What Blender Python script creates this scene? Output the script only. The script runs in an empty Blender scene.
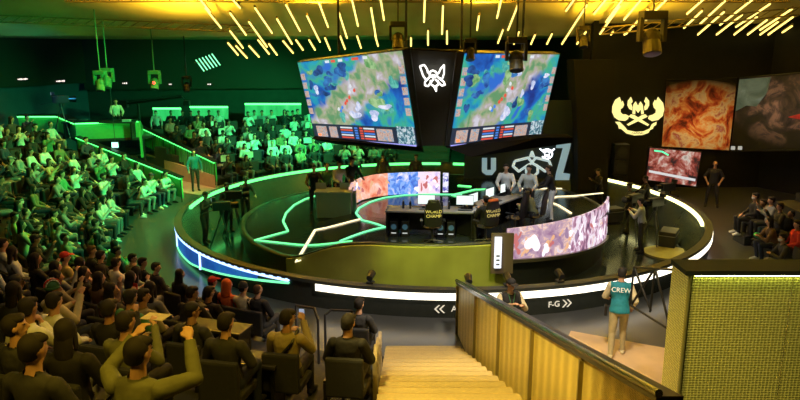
import bpy, bmesh, math, random
from mathutils import Vector, Matrix, Quaternion, noise
rnd = random.Random(7)
scn = bpy.context.scene
col = scn.collection
PI = math.pi
def Rd(a): return math.radians(a)

# ------------------------------------------------------------------ camera
FPX, EYE, HOR = 671.0, 5.8, 50.0
PITCH = math.atan((200-HOR)/FPX)
camd = bpy.data.cameras.new('camera'); cam = bpy.data.objects.new('camera', camd); col.objects.link(cam)
camd.sensor_width = 36.0; camd.lens = FPX/800*36.0; camd.clip_end = 300; camd.clip_start = .1
cam.location = (0, 0, EYE); cam.rotation_euler = (PI/2-PITCH, 0, 0)
scn.camera = cam
cF = Vector((0, math.cos(PITCH), -math.sin(PITCH))); cU = Vector((0, math.sin(PITCH), math.cos(PITCH))); cR = Vector((1, 0, 0))
cC = Vector((0, 0, EYE))
def ray(x, y): return cF + cR*((x-400)/FPX) + cU*((200-y)/FPX)
def atz(x, y, z):
    r = ray(x, y); return cC + r*((z-EYE)/r.z)
def aty(x, y, Y):
    r = ray(x, y); return cC + r*(Y/r.y)
def proj(P):
    d = Vector(P)-cC; w = d.dot(cF)
    if w <= 0.05: return (-9999, -9999)
    return (400+FPX*d.dot(cR)/w, 200-FPX*d.dot(cU)/w)

# ------------------------------------------------------------------ world, exposure
w = bpy.data.worlds.new('world'); scn.world = w; w.use_nodes = True
w.node_tree.nodes['Background'].inputs[0].default_value = (0.06, 0.06, 0.05, 1)
w.node_tree.nodes['Background'].inputs[1].default_value = 0.10
vs = scn.view_settings
vs.view_transform = 'Standard'; vs.look = 'None'; vs.exposure = 0.0; vs.gamma = 1.0; vs.use_curve_mapping = False

# ------------------------------------------------------------------ venue lights and added lamps
def light(kind, name, loc, target, energy, color, size=0.5, angle=60, blend=.6):
    d = bpy.data.lights.new(name, kind); d.energy = energy; d.color = color
    if kind == 'SPOT': d.spot_size = Rd(angle); d.spot_blend = blend; d.shadow_soft_size = size
    elif kind == 'AREA': d.size = size
    else: d.shadow_soft_size = size
    o = bpy.data.objects.new(name, d); col.objects.link(o); o.location = loc
    if target is not None:
        o.rotation_euler = (Vector(target)-Vector(loc)).to_track_quat('-Z', 'Y').to_euler()
    return o
GREEN = (0.03, 1.0, 0.22)
WARM = (1.0, 0.72, 0.30)
GOLD = (1.0, 0.62, 0.05)
# green stage wash on the left and far stands
light('SPOT', 'green_spot', (-3.0, 22.5, 6.2), (-13.5, 26.0, 1.8), 6500, GREEN, .25, 62)
light('SPOT', 'green_spot', (-3.0, 29.0, 5.2), (-8, 35.5, 1.0), 3800, (.04, 1, .30), .25, 75)
light('SPOT', 'green_spot', (2.0, 29.0, 5.2), (-1, 36.0, 1.2), 2200, GREEN, .25, 80)
light('SPOT', 'green_spot', (-4.5, 27.0, 5.0), (-7.2, 25.0, 0), 900, GREEN, .3, 60)
light('SPOT', 'green_spot', (-2.0, 18.0, 6.5), (-8.4, 18.0, 0), 2600, GREEN, .3, 60)
light('SPOT', 'green_spot', (-2.0, 20.0, 6.5), (-11.5, 18.0, 1.0), 1500, GREEN, .3, 60)
# warm house lights over the near stand and corridor, plus added gold spots
light('SPOT', 'warm_spot', (-3.0, 9.0, 9.5), (-4.5, 9.5, 1.5), 260, (1, .72, .38), .5, 75)
light('SPOT', 'warm_spot', (0.0, 4.5, 9.5), (-.6, 5.4, 2.2), 900, GOLD, .6, 70)  # added gold lamp tinting the stair, no such fixture
light('SPOT', 'warm_spot', (-3.5, 1.5, 8.5), (-3.2, 3.4, 3.2), 650, GOLD, .6, 70)  # added gold lamp tinting the lowest rows
light('SPOT', 'warm_spot', (2.4, 9.0, 8.0), (1.4, 12.8, 0), 2600, (1, .82, .62), .3, 62)
light('SPOT', 'warm_spot', (5.2, 7.0, 8.5), (3.7, 10.4, 0), 900, (1, .66, .35), .3, 40)
light('SPOT', 'warm_spot', (8.5, 20.0, 5.5), (12.5, 21.5, .5), 480, (1, .8, .6), .4, 70)
light('SPOT', 'warm_spot', (8.5, 21.0, 5.0), (11.8, 25.2, 1), 160, (1, .7, .45), .4, 60)
# stage lights, with added screen-glow and balustrade spots
light('SPOT', 'stage_spot', (3.0, 16.5, 7.0), (2.5, 19.0, 1.5), 700, (.9, .95, 1), .3, 60)
light('SPOT', 'stage_spot', (8.0, 23.0, 5.4), (7.6, 20.0, 0), 800, (1, .92, .30), .3, 60)
light('SPOT', 'stage_spot', (0.5, 13.2, 6.5), (1.2, 16.4, .7), 1700, (.90, 1, .12), .25, 36)
light('SPOT', 'warm_spot', (-1.5, 16.5, 6.8), (-5.0, 9.5, 1.8), 900, (1, .46, .18), .3, 70)  # added orange lamp standing in for the glow of the screens
light('SPOT', 'added_rail_spot', (-1.6, 6.5, 7.0), (1.6, 8.2, 1.9), 2300, (1, .74, .20), .3, 48)  # added lamp brightening the gold stair balustrade
light('SPOT', 'added_rail_spot', (5.0, 4.0, 7.5), (5.6, 9.2, 2.6), 620, (.95, .85, .30), .4, 55)  # added lamp brightening the lime corner balustrade
light('SPOT', 'ring_spot', (-5.0, 23.5, 5.8), (-6.6, 22.5, 0), 1500, GREEN, .3, 60)
light('SPOT', 'ring_spot', (-1.0, 28.2, 5.2), (-4.5, 29.6, .3), 2200, GREEN, .3, 70)
light('SPOT', 'stage_spot', (-2.5, 26.0, 5.2), (-1.5, 22.5, 1.2), 350, (.5, 1, .6), .3, 60)
# wall washes
light('SPOT', 'blue_wash', (-13, 26, 5.2), (-19, 31, 3.2), 420, (.03, .32, .55), .4, 90)
light('SPOT', 'warm_wash', (-9.0, 27.5, 4.2), (-9.2, 28.8, 0), 420, (1, .62, .38), .3, 60)
light('SPOT', 'wall_wash', (9.0, 22, 5.2), (10.0, 29, 3.4), 90, (.8, .75, .12), .4, 90)
# added gold washes tinting the ceiling baffles, no real fixtures
for (lx, ly, lz, e) in ((-8, 25.4, 5.8, 1700), (-3, 25.0, 7.0, 2000), (3, 25.0, 7.0, 2000), (8, 25.4, 5.8, 2000), (-4, 21.5, 7.4, 3200), (5, 21.5, 7.4, 3200), (-12, 22.5, 6.8, 1800), (12.5, 22.5, 6.8, 1900)):
    light('SPOT', 'added_ceiling_wash', (lx, ly, lz), (lx*1.02, ly-.2, lz+5), e, GOLD, .5, 150, 1)

# ------------------------------------------------------------------ materials
MAT = {}
def mat(name, c, rough=.6, metal=0, emit=None, es=0, nz=.0, nscale=8, bump=0, spec=None, alpha=None):
    if name in MAT: return MAT[name]
    m = bpy.data.materials.new(name); m.use_nodes = True
    nt = m.node_tree; b = nt.nodes['Principled BSDF']
    b.inputs['Base Color'].default_value = (*c, 1); b.inputs['Roughness'].default_value = rough; b.inputs['Metallic'].default_value = metal
    if spec is not None: b.inputs['Specular IOR Level'].default_value = spec
    if emit: b.inputs['Emission Color'].default_value = (*emit, 1); b.inputs['Emission Strength'].default_value = es
    if alpha is not None: b.inputs['Alpha'].default_value = alpha
    tc = nt.nodes.new('ShaderNodeTexCoord'); n = nt.nodes.new('ShaderNodeTexNoise'); n.inputs['Scale'].default_value = nscale
    nt.links.new(tc.outputs['Object'], n.inputs['Vector'])
    if nz:
        mx = nt.nodes.new('ShaderNodeMix'); mx.data_type = 'RGBA'
        mx.inputs[6].default_value = (*[v*(1-nz) for v in c], 1); mx.inputs[7].default_value = (*[min(1, v*(1+nz)) for v in c], 1)
        nt.links.new(n.outputs['Fac'], mx.inputs[0]); nt.links.new(mx.outputs[2], b.inputs['Base Color'])
    if bump:
        bp = nt.nodes.new('ShaderNodeBump'); bp.inputs['Strength'].default_value = bump
        nt.links.new(n.outputs['Fac'], bp.inputs['Height']); nt.links.new(bp.outputs[0], b.inputs['Normal'])
    MAT[name] = m; return m
def glow(name, c, s):
    return mat(name, (.02, .02, .02), .5, 0, c, s)
def ramp_mat(name, stops, scale=3, strength=1.0, emit=True, distort=.6, detail=4, rough=.5, stretch=(1, 1, 1), seed=0):
    """noise through a colour ramp, for lit screens and printed banners"""
    if name in MAT: return MAT[name]
    m = bpy.data.materials.new(name); m.use_nodes = True; nt = m.node_tree; b = nt.nodes['Principled BSDF']
    tc = nt.nodes.new('ShaderNodeTexCoord'); mp = nt.nodes.new('ShaderNodeMapping')
    mp.inputs['Scale'].default_value = stretch; mp.inputs['Location'].default_value = (seed*3.7, seed*1.3, seed*2.1)
    n = nt.nodes.new('ShaderNodeTexNoise'); n.inputs['Scale'].default_value = scale; n.inputs['Detail'].default_value = detail+1; n.inputs['Roughness'].default_value = .66; n.inputs['Distortion'].default_value = distort
    cr = nt.nodes.new('ShaderNodeValToRGB'); el = cr.color_ramp.elements
    for i, (p, c) in enumerate(stops):
        e = el[i] if i < 2 else el.new(p)
        e.position = p; e.color = (*c, 1)
    nt.links.new(tc.outputs['Object'], mp.inputs[0]); nt.links.new(mp.outputs[0], n.inputs['Vector']); nt.links.new(n.outputs['Fac'], cr.inputs[0])
    b.inputs['Roughness'].default_value = rough
    if emit:
        b.inputs['Base Color'].default_value = (.01, .01, .01, 1)
        nt.links.new(cr.outputs[0], b.inputs['Emission Color']); b.inputs['Emission Strength'].default_value = strength
    else: nt.links.new(cr.outputs[0], b.inputs['Base Color'])
    MAT[name] = m; return m

black = mat('black_paint', (.012, .012, .012), .45)
charcoal = mat('charcoal', (.03, .03, .032), .5, nz=.2)
plastic = mat('black_plastic', (.015, .015, .017), .35)
steel = mat('dark_steel', (.10, .10, .10), .35, .8)
chrome = mat('satin_metal', (.45, .45, .45), .3, .9)
white = mat('white_plastic', (.7, .7, .7), .4)
seatm = mat('dark_seat_fabric', (.022, .024, .026), .8, nz=.3, nscale=30)
floor_m = mat('dark_floor', (.055, .058, .058), .28, nz=.25, nscale=.6, bump=.01)
gloss_m = mat('glossy_stage_floor', (.022, .030, .030), .14, nz=.3, nscale=.8)
tier_m = mat('tier_carpet', (.028, .030, .028), .8, nz=.3, nscale=20)
wall_m = mat('dark_wall', (.016, .017, .015), .8, nz=.2, nscale=2, spec=.15)
teal_wall = mat('teal_wall', (.05, .10, .13), .7, nz=.2, nscale=2)
ceil_m = mat('ceiling_baffle', (.85, .66, .26), .8, nz=.35, nscale=.5)

# ------------------------------------------------------------------ mesh helpers
def tag(o, label=None, cat=None, group=None, kind=None):
    if label: label = ' '.join(label.split()[:16])
    if label: o['label'] = label
    if cat: o['category'] = cat
    if group: o['group'] = group
    if kind: o['kind'] = kind
    return o
def empty(name, loc=(0, 0, 0), rz=0, label=None, cat=None, group=None):
    o = bpy.data.objects.new(name, None); col.objects.link(o); o.location = loc; o.rotation_euler = (0, 0, rz)
    o.empty_display_size = .1
    return tag(o, label, cat, group)
class MB:
    def __init__(s): s.bm = bmesh.new()
    def box(s, c, d, rz=0, M=None, bev=0):
        r = bmesh.ops.create_cube(s.bm, size=1)
        X = Matrix.Translation(Vector(c)) @ Matrix.Rotation(rz, 4, 'Z') @ Matrix.Diagonal((*d, 1))
        if M is not None: X = M @ X
        bmesh.ops.transform(s.bm, matrix=X, verts=r['verts'])
        if bev:
            ed = list({e for v in r['verts'] for e in v.link_edges})
            bmesh.ops.bevel(s.bm, geom=ed, offset=bev, segments=2, affect='EDGES', profile=.6)
        return s
    def cyl(s, a, b, r0, r1=None, n=12):
        a = Vector(a); b = Vector(b); r1 = r0 if r1 is None else r1
        d = b-a
        r = bmesh.ops.create_cone(s.bm, cap_ends=True, segments=n, radius1=r0, radius2=r1, depth=d.length)
        bmesh.ops.transform(s.bm, matrix=Matrix.Translation((a+b)/2) @ d.to_track_quat('Z', 'Y').to_matrix().to_4x4(), verts=r['verts'])
        return s
    def tube(s, pts, r, n=8):
        for i in range(len(pts)-1):
            s.cyl(pts[i], pts[i+1], r, n=n)
            if i: s.ball(pts[i], (r, r, r), 1)
        return s
    def ball(s, c, rad, sub=2, rot=None):
        r = bmesh.ops.create_icosphere(s.bm, subdivisions=sub, radius=1)
        X = Matrix.Translation(Vector(c)) @ (rot if rot is not None else Matrix.Identity(4)) @ Matrix.Diagonal((*rad, 1))
        bmesh.ops.transform(s.bm, matrix=X, verts=r['verts'])
        return s
    def hull(s, items, sub=2):
        """convex hull of ellipsoids: items = [(centre, (rx,ry,rz)), ...]"""
        t = bmesh.new()
        for c, rad in items:
            r = bmesh.ops.create_icosphere(t, subdivisions=sub, radius=1)
            bmesh.ops.transform(t, matrix=Matrix.Translation(Vector(c)) @ Matrix.Diagonal((*rad, 1)), verts=r['verts'])
        h = bmesh.ops.convex_hull(t, input=t.verts)
        bmesh.ops.delete(t, geom=[g for g in set(h['geom_interior'])|set(h['geom_unused']) if isinstance(g, bmesh.types.BMVert)], context='VERTS')
        me = bpy.data.meshes.new('t'); t.to_mesh(me); t.free(); s.bm.from_mesh(me); bpy.data.meshes.remove(me)
        return s
    def poly(s, pts, vec=None):
        """polygon, extruded by vec"""
        vs = [s.bm.verts.new(Vector(p)) for p in pts]
        f = s.bm.faces.new(vs)
        if vec is not None:
            r = bmesh.ops.extrude_face_region(s.bm, geom=[f])
            bmesh.ops.translate(s.bm, vec=Vector(vec), verts=[g for g in r['geom'] if isinstance(g, bmesh.types.BMVert)])
        return s
    def sweep(s, cx, cy, prof, a0, a1, n, closed=True, dz=None):
        """profile [(r,z)] swept about (cx,cy)"""
        full = abs(abs(a1-a0)-2*PI) < 1e-6
        rows = []
        m = n if full else n+1
        for i in range(m):
            a = a0+(a1-a0)*i/n
            rows.append([s.bm.verts.new((cx+r*math.cos(a), cy+r*math.sin(a), z+(dz(a) if dz else 0))) for r, z in prof])
        k = len(prof)
        for i in range(n):
            A = rows[i]; B = rows[(i+1) % m]
            for j in range(k if closed else k-1):
                s.bm.faces.new((A[j], B[j], B[(j+1) % k], A[(j+1) % k]))
        if not full and closed:
            s.bm.faces.new(rows[0]); s.bm.faces.new(rows[-1][::-1])
        return s
    def mesh(s, name, smooth=False):
        bmesh.ops.recalc_face_normals(s.bm, faces=s.bm.faces)
        me = bpy.data.meshes.new(name); s.bm.to_mesh(me); s.bm.free()
        if smooth:
            for p in me.polygons: p.use_smooth = True
        return me
    def build(s, name, m, parent=None, smooth=False, label=None):
        o = bpy.data.objects.new(name, s.mesh(name, smooth)); o.data.materials.append(m); col.objects.link(o)
        if parent is not None: o.parent = parent
        if label: o['label'] = label
        return o
def struct(name, mb, m, smooth=False):
    o = mb.build(name, m, None, smooth); o['kind'] = 'structure'; return o
def copy_tree(o, parent=None):
    c = o.copy(); col.objects.link(c); c.parent = parent
    for ch in o.children: copy_tree(ch, c)
    return c
def local(o, p):
    """world point into the frame of an unscaled root"""
    return Matrix.Translation(o.location).inverted() @ Vector(p)

# ================================================================== SETTING
RC = (1.3, 22.5)     # centre of the round stage
RR = 8.5             # ring radius
TZ, TD, TR0 = .28, .85, 10.3
struct('floor', MB().sweep(*RC, [(RR-.10, -.12), (RR-.10, 0), (42, 0), (42, -.12)], 0, 2*PI, 96), floor_m)
SF = -.45   # the stage floor inside the ring is sunk
struct('stage_floor', MB().sweep(*RC, [(0.01, SF-.04), (RR, SF-.04), (RR, SF), (.01, SF)], 0, 2*PI, 96), gloss_m)

def tiers(k0, k1, a0, a1, half=False):
    prof = []
    st, hh, dd = (2*(k1-k0), TZ/2, TD/2) if half else (k1-k0, TZ, TD)
    r = TR0+TD*k0; z = TZ*(k0-1)
    for i in range(st):
        z += hh if (half or i >= 0) else 0
        prof += [(r, z-hh), (r, z)]; r += dd
    prof += [(r, z), (r, -.02), (TR0+TD*k0, -.02)]
    out = []
    for p in prof:
        if not out or (abs(out[-1][0]-p[0])+abs(out[-1][1]-p[1])) > 1e-5: out.append((p[0], max(p[1], -.02)))
    return MB().sweep(*RC, out, a0, a1, max(6, int(abs(a1-a0)*14)))
struct('seating_tiers_left', tiers(1, 8, Rd(160), Rd(216)), tier_m)
struct('seating_tiers_near', tiers(1, 17, Rd(216), Rd(262)), tier_m)
struct('seating_tiers_back', tiers(1, 6, Rd(84), Rd(146)), tier_m)
struct('seating_tiers_right', tiers(1, 6, Rd(-22), Rd(4)), tier_m)
# the stair: half-height steps of golden tread
struct('rear_walkway', MB().sweep(*RC, [(TR0+TD*6, 0), (TR0+TD*6, .85), (17.5, .85), (17.5, 0)], Rd(84), Rd(146), 24), tier_m)
stair_m = mat('stair_carpet', (.42, .33, .14), .7, nz=.25, nscale=25)
def stair():
    m = MB()
    for i in range(24):
        z = TZ/2*(i+1); y1 = RC[1]-TR0-TD-TD/2*i+.85; y0 = y1-TD/2
        xr = 1.12+(13.2-y1)*.062
        m.poly([(-.28, y0, -.01), (xr, y0, -.01), (xr, y1, -.01), (-.28, y1, -.01)], (0, 0, z+.01))
    return m
struct('stair_flight', stair(), stair_m)
nos = MB()
for i in range(24):
    z = TZ/2*(i+1); y1 = RC[1]-TR0-TD-TD/2*i+.85; xr = 1.10+(13.2-y1)*.062
    nos.box(((xr-.26)/2, y1+.004, z-.018), (xr+.26, .02, .036))
struct('trim_1', nos, mat('nosing', (.55, .42, .16), .4, .3))

# walls
def wallp(a, b, z0, z1, t=.2):
    a = Vector((*a, 0)); b = Vector((*b, 0)); d = b-a
    return MB().box(((a+b)/2+Vector((0, 0, (z0+z1)/2))), (d.length, t, z1-z0), math.atan2(d.y, d.x))
struct('wall_left', wallp((-27, 16), (-18.5, 40.6), 0, 9), teal_wall)
struct('wall_left_near', wallp((-27, 16), (-27, -7), 0, 13), wall_m)
struct('wall_back', wallp((-18.7, 40.3), (8.6, 43.4), 0, 8), mat('green_back_wall', (.03, .045, .035), .75, nz=.3, nscale=2))
struct('wall_back_right', wallp((8.0, 43.2), (8.0, 28.2), 0, 8), wall_m)
struct('wall_right', wallp((7.6, 28.6), (15.6, 28.6), 0, 8), wall_m)
struct('wall_right_side', wallp((15.5, 28.7), (21.5, 16), 0, 9), wall_m)
struct('wall_right_near', wallp((21.5, 16), (21.5, -7), 0, 13), wall_m)
struct('wall_rear', wallp((-27, -7), (21.5, -7), 0, 13), wall_m)
# dark soffit band over the left and back stands
sof_m = mat('soffit', (.035, .028, .015), .7)
struct('trim_2', wallp((-26.5, 16.3), (-18.2, 40.0), 3.95, 7.6, .5), sof_m)
struct('trim_3', wallp((-18.3, 39.6), (8.4, 42.8), 3.55, 7.5, .5), sof_m)
# ceiling: slopes down away from the camera, flat beyond
CY, CZ, CS = 30.0, 5.95, .313
def cz(y): return CZ+(CY-y)*CS if y < CY else CZ
cm = MB()
for (y0, y1) in ((-8, 30.0), (30.0, 45)):
    a = cz(y0)+.45; b = cz(y1)+.45
    cm.poly([(-28, y0, a), (23, y0, a), (23, y1, b), (-28, y1, b)], (0, 0, .2))
struct('ceiling', cm, ceil_m)

# ------------------------------------------------------------------ ring barrier
ring = empty('ring_barrier', (*RC, 0), 0, 'round black barrier circling the stage, edged with green, yellow and white light strips', 'barrier')
def rsweep(name, prof, a0, a1, m, parent=ring, dz=None, label=None):
    n = max(4, int(abs(a1-a0)*36))
    return MB().sweep(0, 0, prof, Rd(0)+a0, a1, n, dz=dz).build(name, m, parent, False, label)
ring_m = mat('ring_lacquer', (.03, .035, .03), .22, nz=.2)
rsweep('wall', [(RR-.02, 0), (RR+.05, 0), (RR+.05, .60), (RR-.02, .60)], 0, 2*PI, ring_m)
rsweep('inner_slope', [(RR-.55, SF), (RR-.05, SF), (RR-.05, .60), (RR-.10, .60)], 0, 2*PI, mat('inner_slope', (.055, .07, .055), .25, .2, nz=.2))
rsweep('cap', [(RR-.10, .60), (RR+.12, .60), (RR+.12, .68), (RR-.10, .68)], 0, 2*PI, mat('cap_grey', (.045, .05, .042), .5, spec=.3))
gs = glow('green_strip', (.12, 1, .20), 2.6); ws = glow('white_strip', (1, .90, .72), 2.6)
ys = glow('yellow_strip', (1, .92, .38), 3.6); bs = glow('blue_white_strip', (.38, .55, 1), 2.6); ts = glow('mint_strip', (.18, 1, .42), 1.5)
inn = [(RR-.19, .59), (RR-.11, .59), (RR-.11, .69), (RR-.19, .69)]
rsweep('light_strip', inn, Rd(86), Rd(184), gs, label='bright green light strip')
rsweep('light_strip', inn, Rd(-20), Rd(48), ys, label='bright yellow light strip')
rsweep('light_strip', inn, Rd(75), Rd(82), gs, label='short green light strip')
out_ = [(RR+.04, .44), (RR+.13, .44), (RR+.13, .60), (RR+.04, .60)]
rsweep('light_strip', out_, Rd(248), Rd(338), ws, label='wide white light strip facing the near stair')
rsweep('light_strip', [(RR+.04, .50), (RR+.13, .50), (RR+.13, .59), (RR+.04, .59)], Rd(338), Rd(356), ws, label='thin white light strip')
o2 = [(RR+.04, .54), (RR+.12, .54), (RR+.12, .62), (RR+.04, .62)]
rsweep('light_strip', o2, Rd(170), Rd(243), bs, label='blue-white light strip')
rsweep('light_strip', [(RR+.05, .06), (RR+.10, .06), (RR+.10, .10), (RR+.05, .10)], Rd(184), Rd(243), ts, dz=lambda a: max(0, (a-Rd(215)))*.85, label='thin mint light strip at the foot')
blue_m = ramp_mat('blue_led_panel', [(0.3, (.01, .07, .38)), (.5, (.02, .16, .65)), (.7, (.04, .35, .7))], 1.0, .6, distort=.3)
def bp(name, a0, a1):
    m = MB(); n = 14; rows = []
    for i in range(n+1):
        a = a0+(a1-a0)*i/n; zl = .10+max(0, (a-Rd(215)))*.85; zl = min(zl, .52)
        rows.append([m.bm.verts.new(((RR+x)*math.cos(a), (RR+x)*math.sin(a), z)) for x, z in ((.05, zl), (.075, zl), (.075, .54), (.05, .54))])
    for i in range(n):
        for j in range(4): m.bm.faces.new((rows[i][j], rows[i+1][j], rows[i+1][(j+1) % 4], rows[i][(j+1) % 4]))
    return m.build(name, blue_m, ring, False, 'glowing blue panel')
for a in (186, 203, 220): bp('light_panel', Rd(a), Rd(a+16.4))
for a in (185.3, 202.7, 219.7):
    c, s_ = math.cos(Rd(a)), math.sin(Rd(a))
    MB().box(((RR+.09)*c, (RR+.09)*s_, .32), (.04, .05, .44), Rd(a)).build('post', bs, ring, False, 'lit upright bar')

# text helper: letters as flat extruded meshes
def text_mesh(body, size, ext=.01):
    cu = bpy.data.curves.new('txt', 'FONT'); cu.body = body; cu.size = size; cu.extrude = ext; cu.align_x = 'CENTER'; cu.align_y = 'CENTER'
    t = bpy.data.objects.new('txt', cu); col.objects.link(t)
    bpy.context.view_layer.update()
    me = bpy.data.meshes.new_from_object(t.evaluated_get(bpy.context.evaluated_depsgraph_get()))
    bpy.data.objects.remove(t); return me
def text_obj(name, body, size, m, parent, M, ext=.01):
    me = text_mesh(body, size, ext); me.transform(M); me.materials.clear(); me.materials.append(m)
    o = bpy.data.objects.new(name, me); col.objects.link(o)
    if parent: o.parent = parent
    return o
def frame(o, xax, yax):
    xax = Vector(xax).normalized(); yax = Vector(yax).normalized(); z = xax.cross(yax)
    M = Matrix((xax, yax, z)).transposed().to_4x4(); M.translation = Vector(o); return M
sign_m = glow('sign_letters', (1, .88, .65), .8)
def ring_sign(name, a, body, n_chev, direc):
    p = Vector(((RR+.075)*math.cos(a), (RR+.075)*math.sin(a), .22))
    tx = Vector((-math.sin(a), math.cos(a), 0))
    M = frame(p, tx, (0, 0, 1))
    o = text_obj(name, body, .19, sign_m, ring, M, .008)
    for i in range(n_chev):
        cx = (.24+.11*i)*direc
        pts = [(cx, .09), (cx+.09*direc, 0), (cx, -.09), (cx-.035*direc, -.09), (cx+.05*direc, 0), (cx-.035*direc, .09)]
        MB().poly([M @ Vector((x, y, 0)) for x, y in pts], M.to_3x3() @ Vector((0, 0, .01))).build('chevron', sign_m, ring)
ring_sign('lettering', Rd(284.6), 'F-G', 2, 1)
ring_sign('lettering', Rd(269.3), 'A', 2, -1)

# ------------------------------------------------------------------ raised round platform (drum)
DC = (0.75, 22.35); DR = 6.0
def sst(x): x = max(0, min(1, x)); return x*x*(3-2*x)
def zt(x): return .25+.37*sst((x+3.0)/2.4)
def zrim(a):
    a = a % (2*PI); x = DR*math.cos(a)+DC[0]
    return zt(x)+.38*sst((a-Rd(228))/Rd(20))*sst((Rd(352)-a)/Rd(8))
def on_drum(px, py, dz=.02):
    r = ray(px, py); t = 5
    while t < 60:
        P = cC+r*t
        if P.z <= zt(P.x)+dz: return P
        t += .02
    return P
drum = empty('stage_platform', (*DC, 0), 0, 'round raised glossy stage platform carrying the player desks, with glowing floor lines', 'stage platform')
def drum_mesh():
    m = MB(); bm = m.bm; nr, na = 16, 96
    grid = []
    for i in range(nr+1):
        r = DR*i/nr+.001; row = []
        for j in range(na):
            a = 2*PI*j/na; x, y = r*math.cos(a), r*math.sin(a); row.append(bm.verts.new((x, y, zt(x+DC[0]))))
        grid.append(row)
    for i in range(nr):
        for j in range(na): bm.faces.new((grid[i][j], grid[i][(j+1) % na], grid[i+1][(j+1) % na], grid[i+1][j]))
    return m
drum_mesh().build('deck', mat('deck_gloss', (.02, .026, .026), .16, nz=.2), drum)
m = MB(); na = 96
for j in range(na):
    q = []
    for jj in (j, j+1):
        a = 2*PI*jj/na; x, y = math.cos(a), math.sin(a)
        q.append([m.bm.verts.new((x*r, y*r, z)) for r, z in ((DR-.02, SF), (DR+.10, zrim(a)-.04), (DR+.12, zrim(a)), (DR-.08, zrim(a)+.005), (DR-.10, zt(DR*x+DC[0])-.05))])
    for t in range(4): m.bm.faces.new((q[0][t], q[1][t], q[1][t+1], q[0][t+1]))
bmesh.ops.remove_doubles(m.bm, verts=m.bm.verts, dist=1e-4)
m.build('skirt', mat('skirt_shaded', (.03, .035, .02), .35, .2, nz=.3), drum, True)  # skirt colour darkened for the part outside the stage light
m = MB(); prev = None
for k in range(31):
    a = Rd(231)+Rd(58)*k/30; zz = zrim(a)
    c = [m.bm.verts.new((r*math.cos(a), r*math.sin(a), z)) for r, z in ((DR+.03, SF+.03), (DR+.13, SF+.03), (DR+.16, zz-.05), (DR+.11, zz-.03))]
    if prev:
        for j in range(4): m.bm.faces.new((prev[j], c[j], c[(j+1) % 4], prev[(j+1) % 4]))
    else: m.bm.faces.new(c)
    prev = c
m.bm.faces.new(prev[::-1])
m.build('front_skirt', mat('lit_olive_skirt', (.34, .36, .07), .40, .2, nz=.4, nscale=1.2), drum, label='lit olive glossy front of the platform')  # brighter copy of the skirt, stage light put into the olive
# glowing floor lines
def line(name, pix, m, wd=.05, parent=drum, label=None, closed=False):
    P = [on_drum(x, y) for x, y in pix]
    # densify
    Q = []
    for i in range(len(P)-1):
        n = max(1, int((P[i+1]-P[i]).length/.35))
        for k in range(n):
            q = P[i].lerp(P[i+1], k/n); q.z = zt(q.x)+.02; Q.append(q)
    Q.append(P[-1])
    mb = MB(); prev = None
    for i, q in enumerate(Q):
        d = (Q[min(i+1, len(Q)-1)]-Q[max(i-1, 0)]); d.z = 0; d.normalize(); nn = Vector((-d.y, d.x, 0))*wd
        c = [mb.bm.verts.new(q+nn*s_+Vector((0, 0, zz))-parent.location) for s_, zz in ((1, -.015), (1, .015), (-1, .015), (-1, -.015))]
        if prev:
            for j in range(4): mb.bm.faces.new((prev[j], c[j], c[(j+1) % 4], prev[(j+1) % 4]))
        prev = c
    return mb.build(name, m, parent, False, label)
gl = glow('green_floor_line', (.15, 1, .30), 1.8); yl = glow('amber_floor_line', (1, .85, .50), 1.7); gy = glow('lime_line', (.85, .95, .25), 2.0)
line('floor_line', [(318, 195), (305, 199), (294, 205), (286, 213), (283, 221), (288, 231), (255, 240), (352, 241)], gl, .032, label='green glowing line')
line('floor_line', [(360, 219), (315, 230), (305, 247), (296, 262), (317, 254), (316, 258)], yl, .036, label='pale gold glowing line')
line('floor_line', [(462, 194.5), (430, 194), (405, 195), (385, 197.5), (370, 202), (359, 208), (356, 213), (362, 220), (385, 227), (340, 241)], ts, .032, label='mint glowing curve around the player desks')
line('floor_line', [(452, 195), (475, 189.5), (492, 189)], gl, .04, label='green glowing line')
line('floor_line', [(452, 195), (468, 199)], gl, .04, label='green glowing line')
line('floor_line', [(458, 185.5), (471, 186.5)], gs, .06, label='short bright green line')
line('floor_line', [(522, 188.5), (562, 188.5)], yl, .04, label='amber glowing line')
line('floor_line', [(603, 193), (574, 196), (557, 196.5), (546, 200.5), (558, 205), (571, 213)], yl, .036, label='amber glowing line')

# curved LED wall on the near right of the platform
led_r = empty('led_banner', (*DC, 0), 0, 'long curved pink and white LED screen wrapped round the platform, nearest the crew', 'led screen')
pinks = [(0.30, (.30, .14, .30)), (.44, (.50, .30, .42)), (.52, (.62, .42, .52)), (.57, (.95, .60, .45)), (.62, (.95, .85, .95)), (.70, (.60, .45, .65))]
pink_bright = [(0.36, (.10, .05, .12)), (.47, (.55, .25, .38)), (.55, (1.0, .85, 1.0)), (.60, (1, .95, 1)), (.70, (.8, .35, .3))]
a0, a1 = Rd(288.6), Rd(341)
segs = 5
def led_seg(i):
    m = MB(); n = 10; prev = None
    b0 = a0+(a1-a0)*i/segs+.003; b1 = a0+(a1-a0)*(i+1)/segs-.003
    for k in range(n+1):
        a = b0+(b1-b0)*k/n; t = (a-a0)/(a1-a0)
        zlo = .56-.44*t; R0 = DR+.20-.12*t
        c = [m.bm.verts.new((r*math.cos(a), r*math.sin(a), z)) for r, z in ((R0-.06, zlo), (R0, zlo), (R0, 1.36), (R0-.06, 1.36))]
        if prev:
            for j in range(4): m.bm.faces.new((prev[j], c[j], c[(j+1) % 4], prev[(j+1) % 4]))
        else: m.bm.faces.new(c)
        prev = c
    m.bm.faces.new(prev[::-1])
    return m
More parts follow.
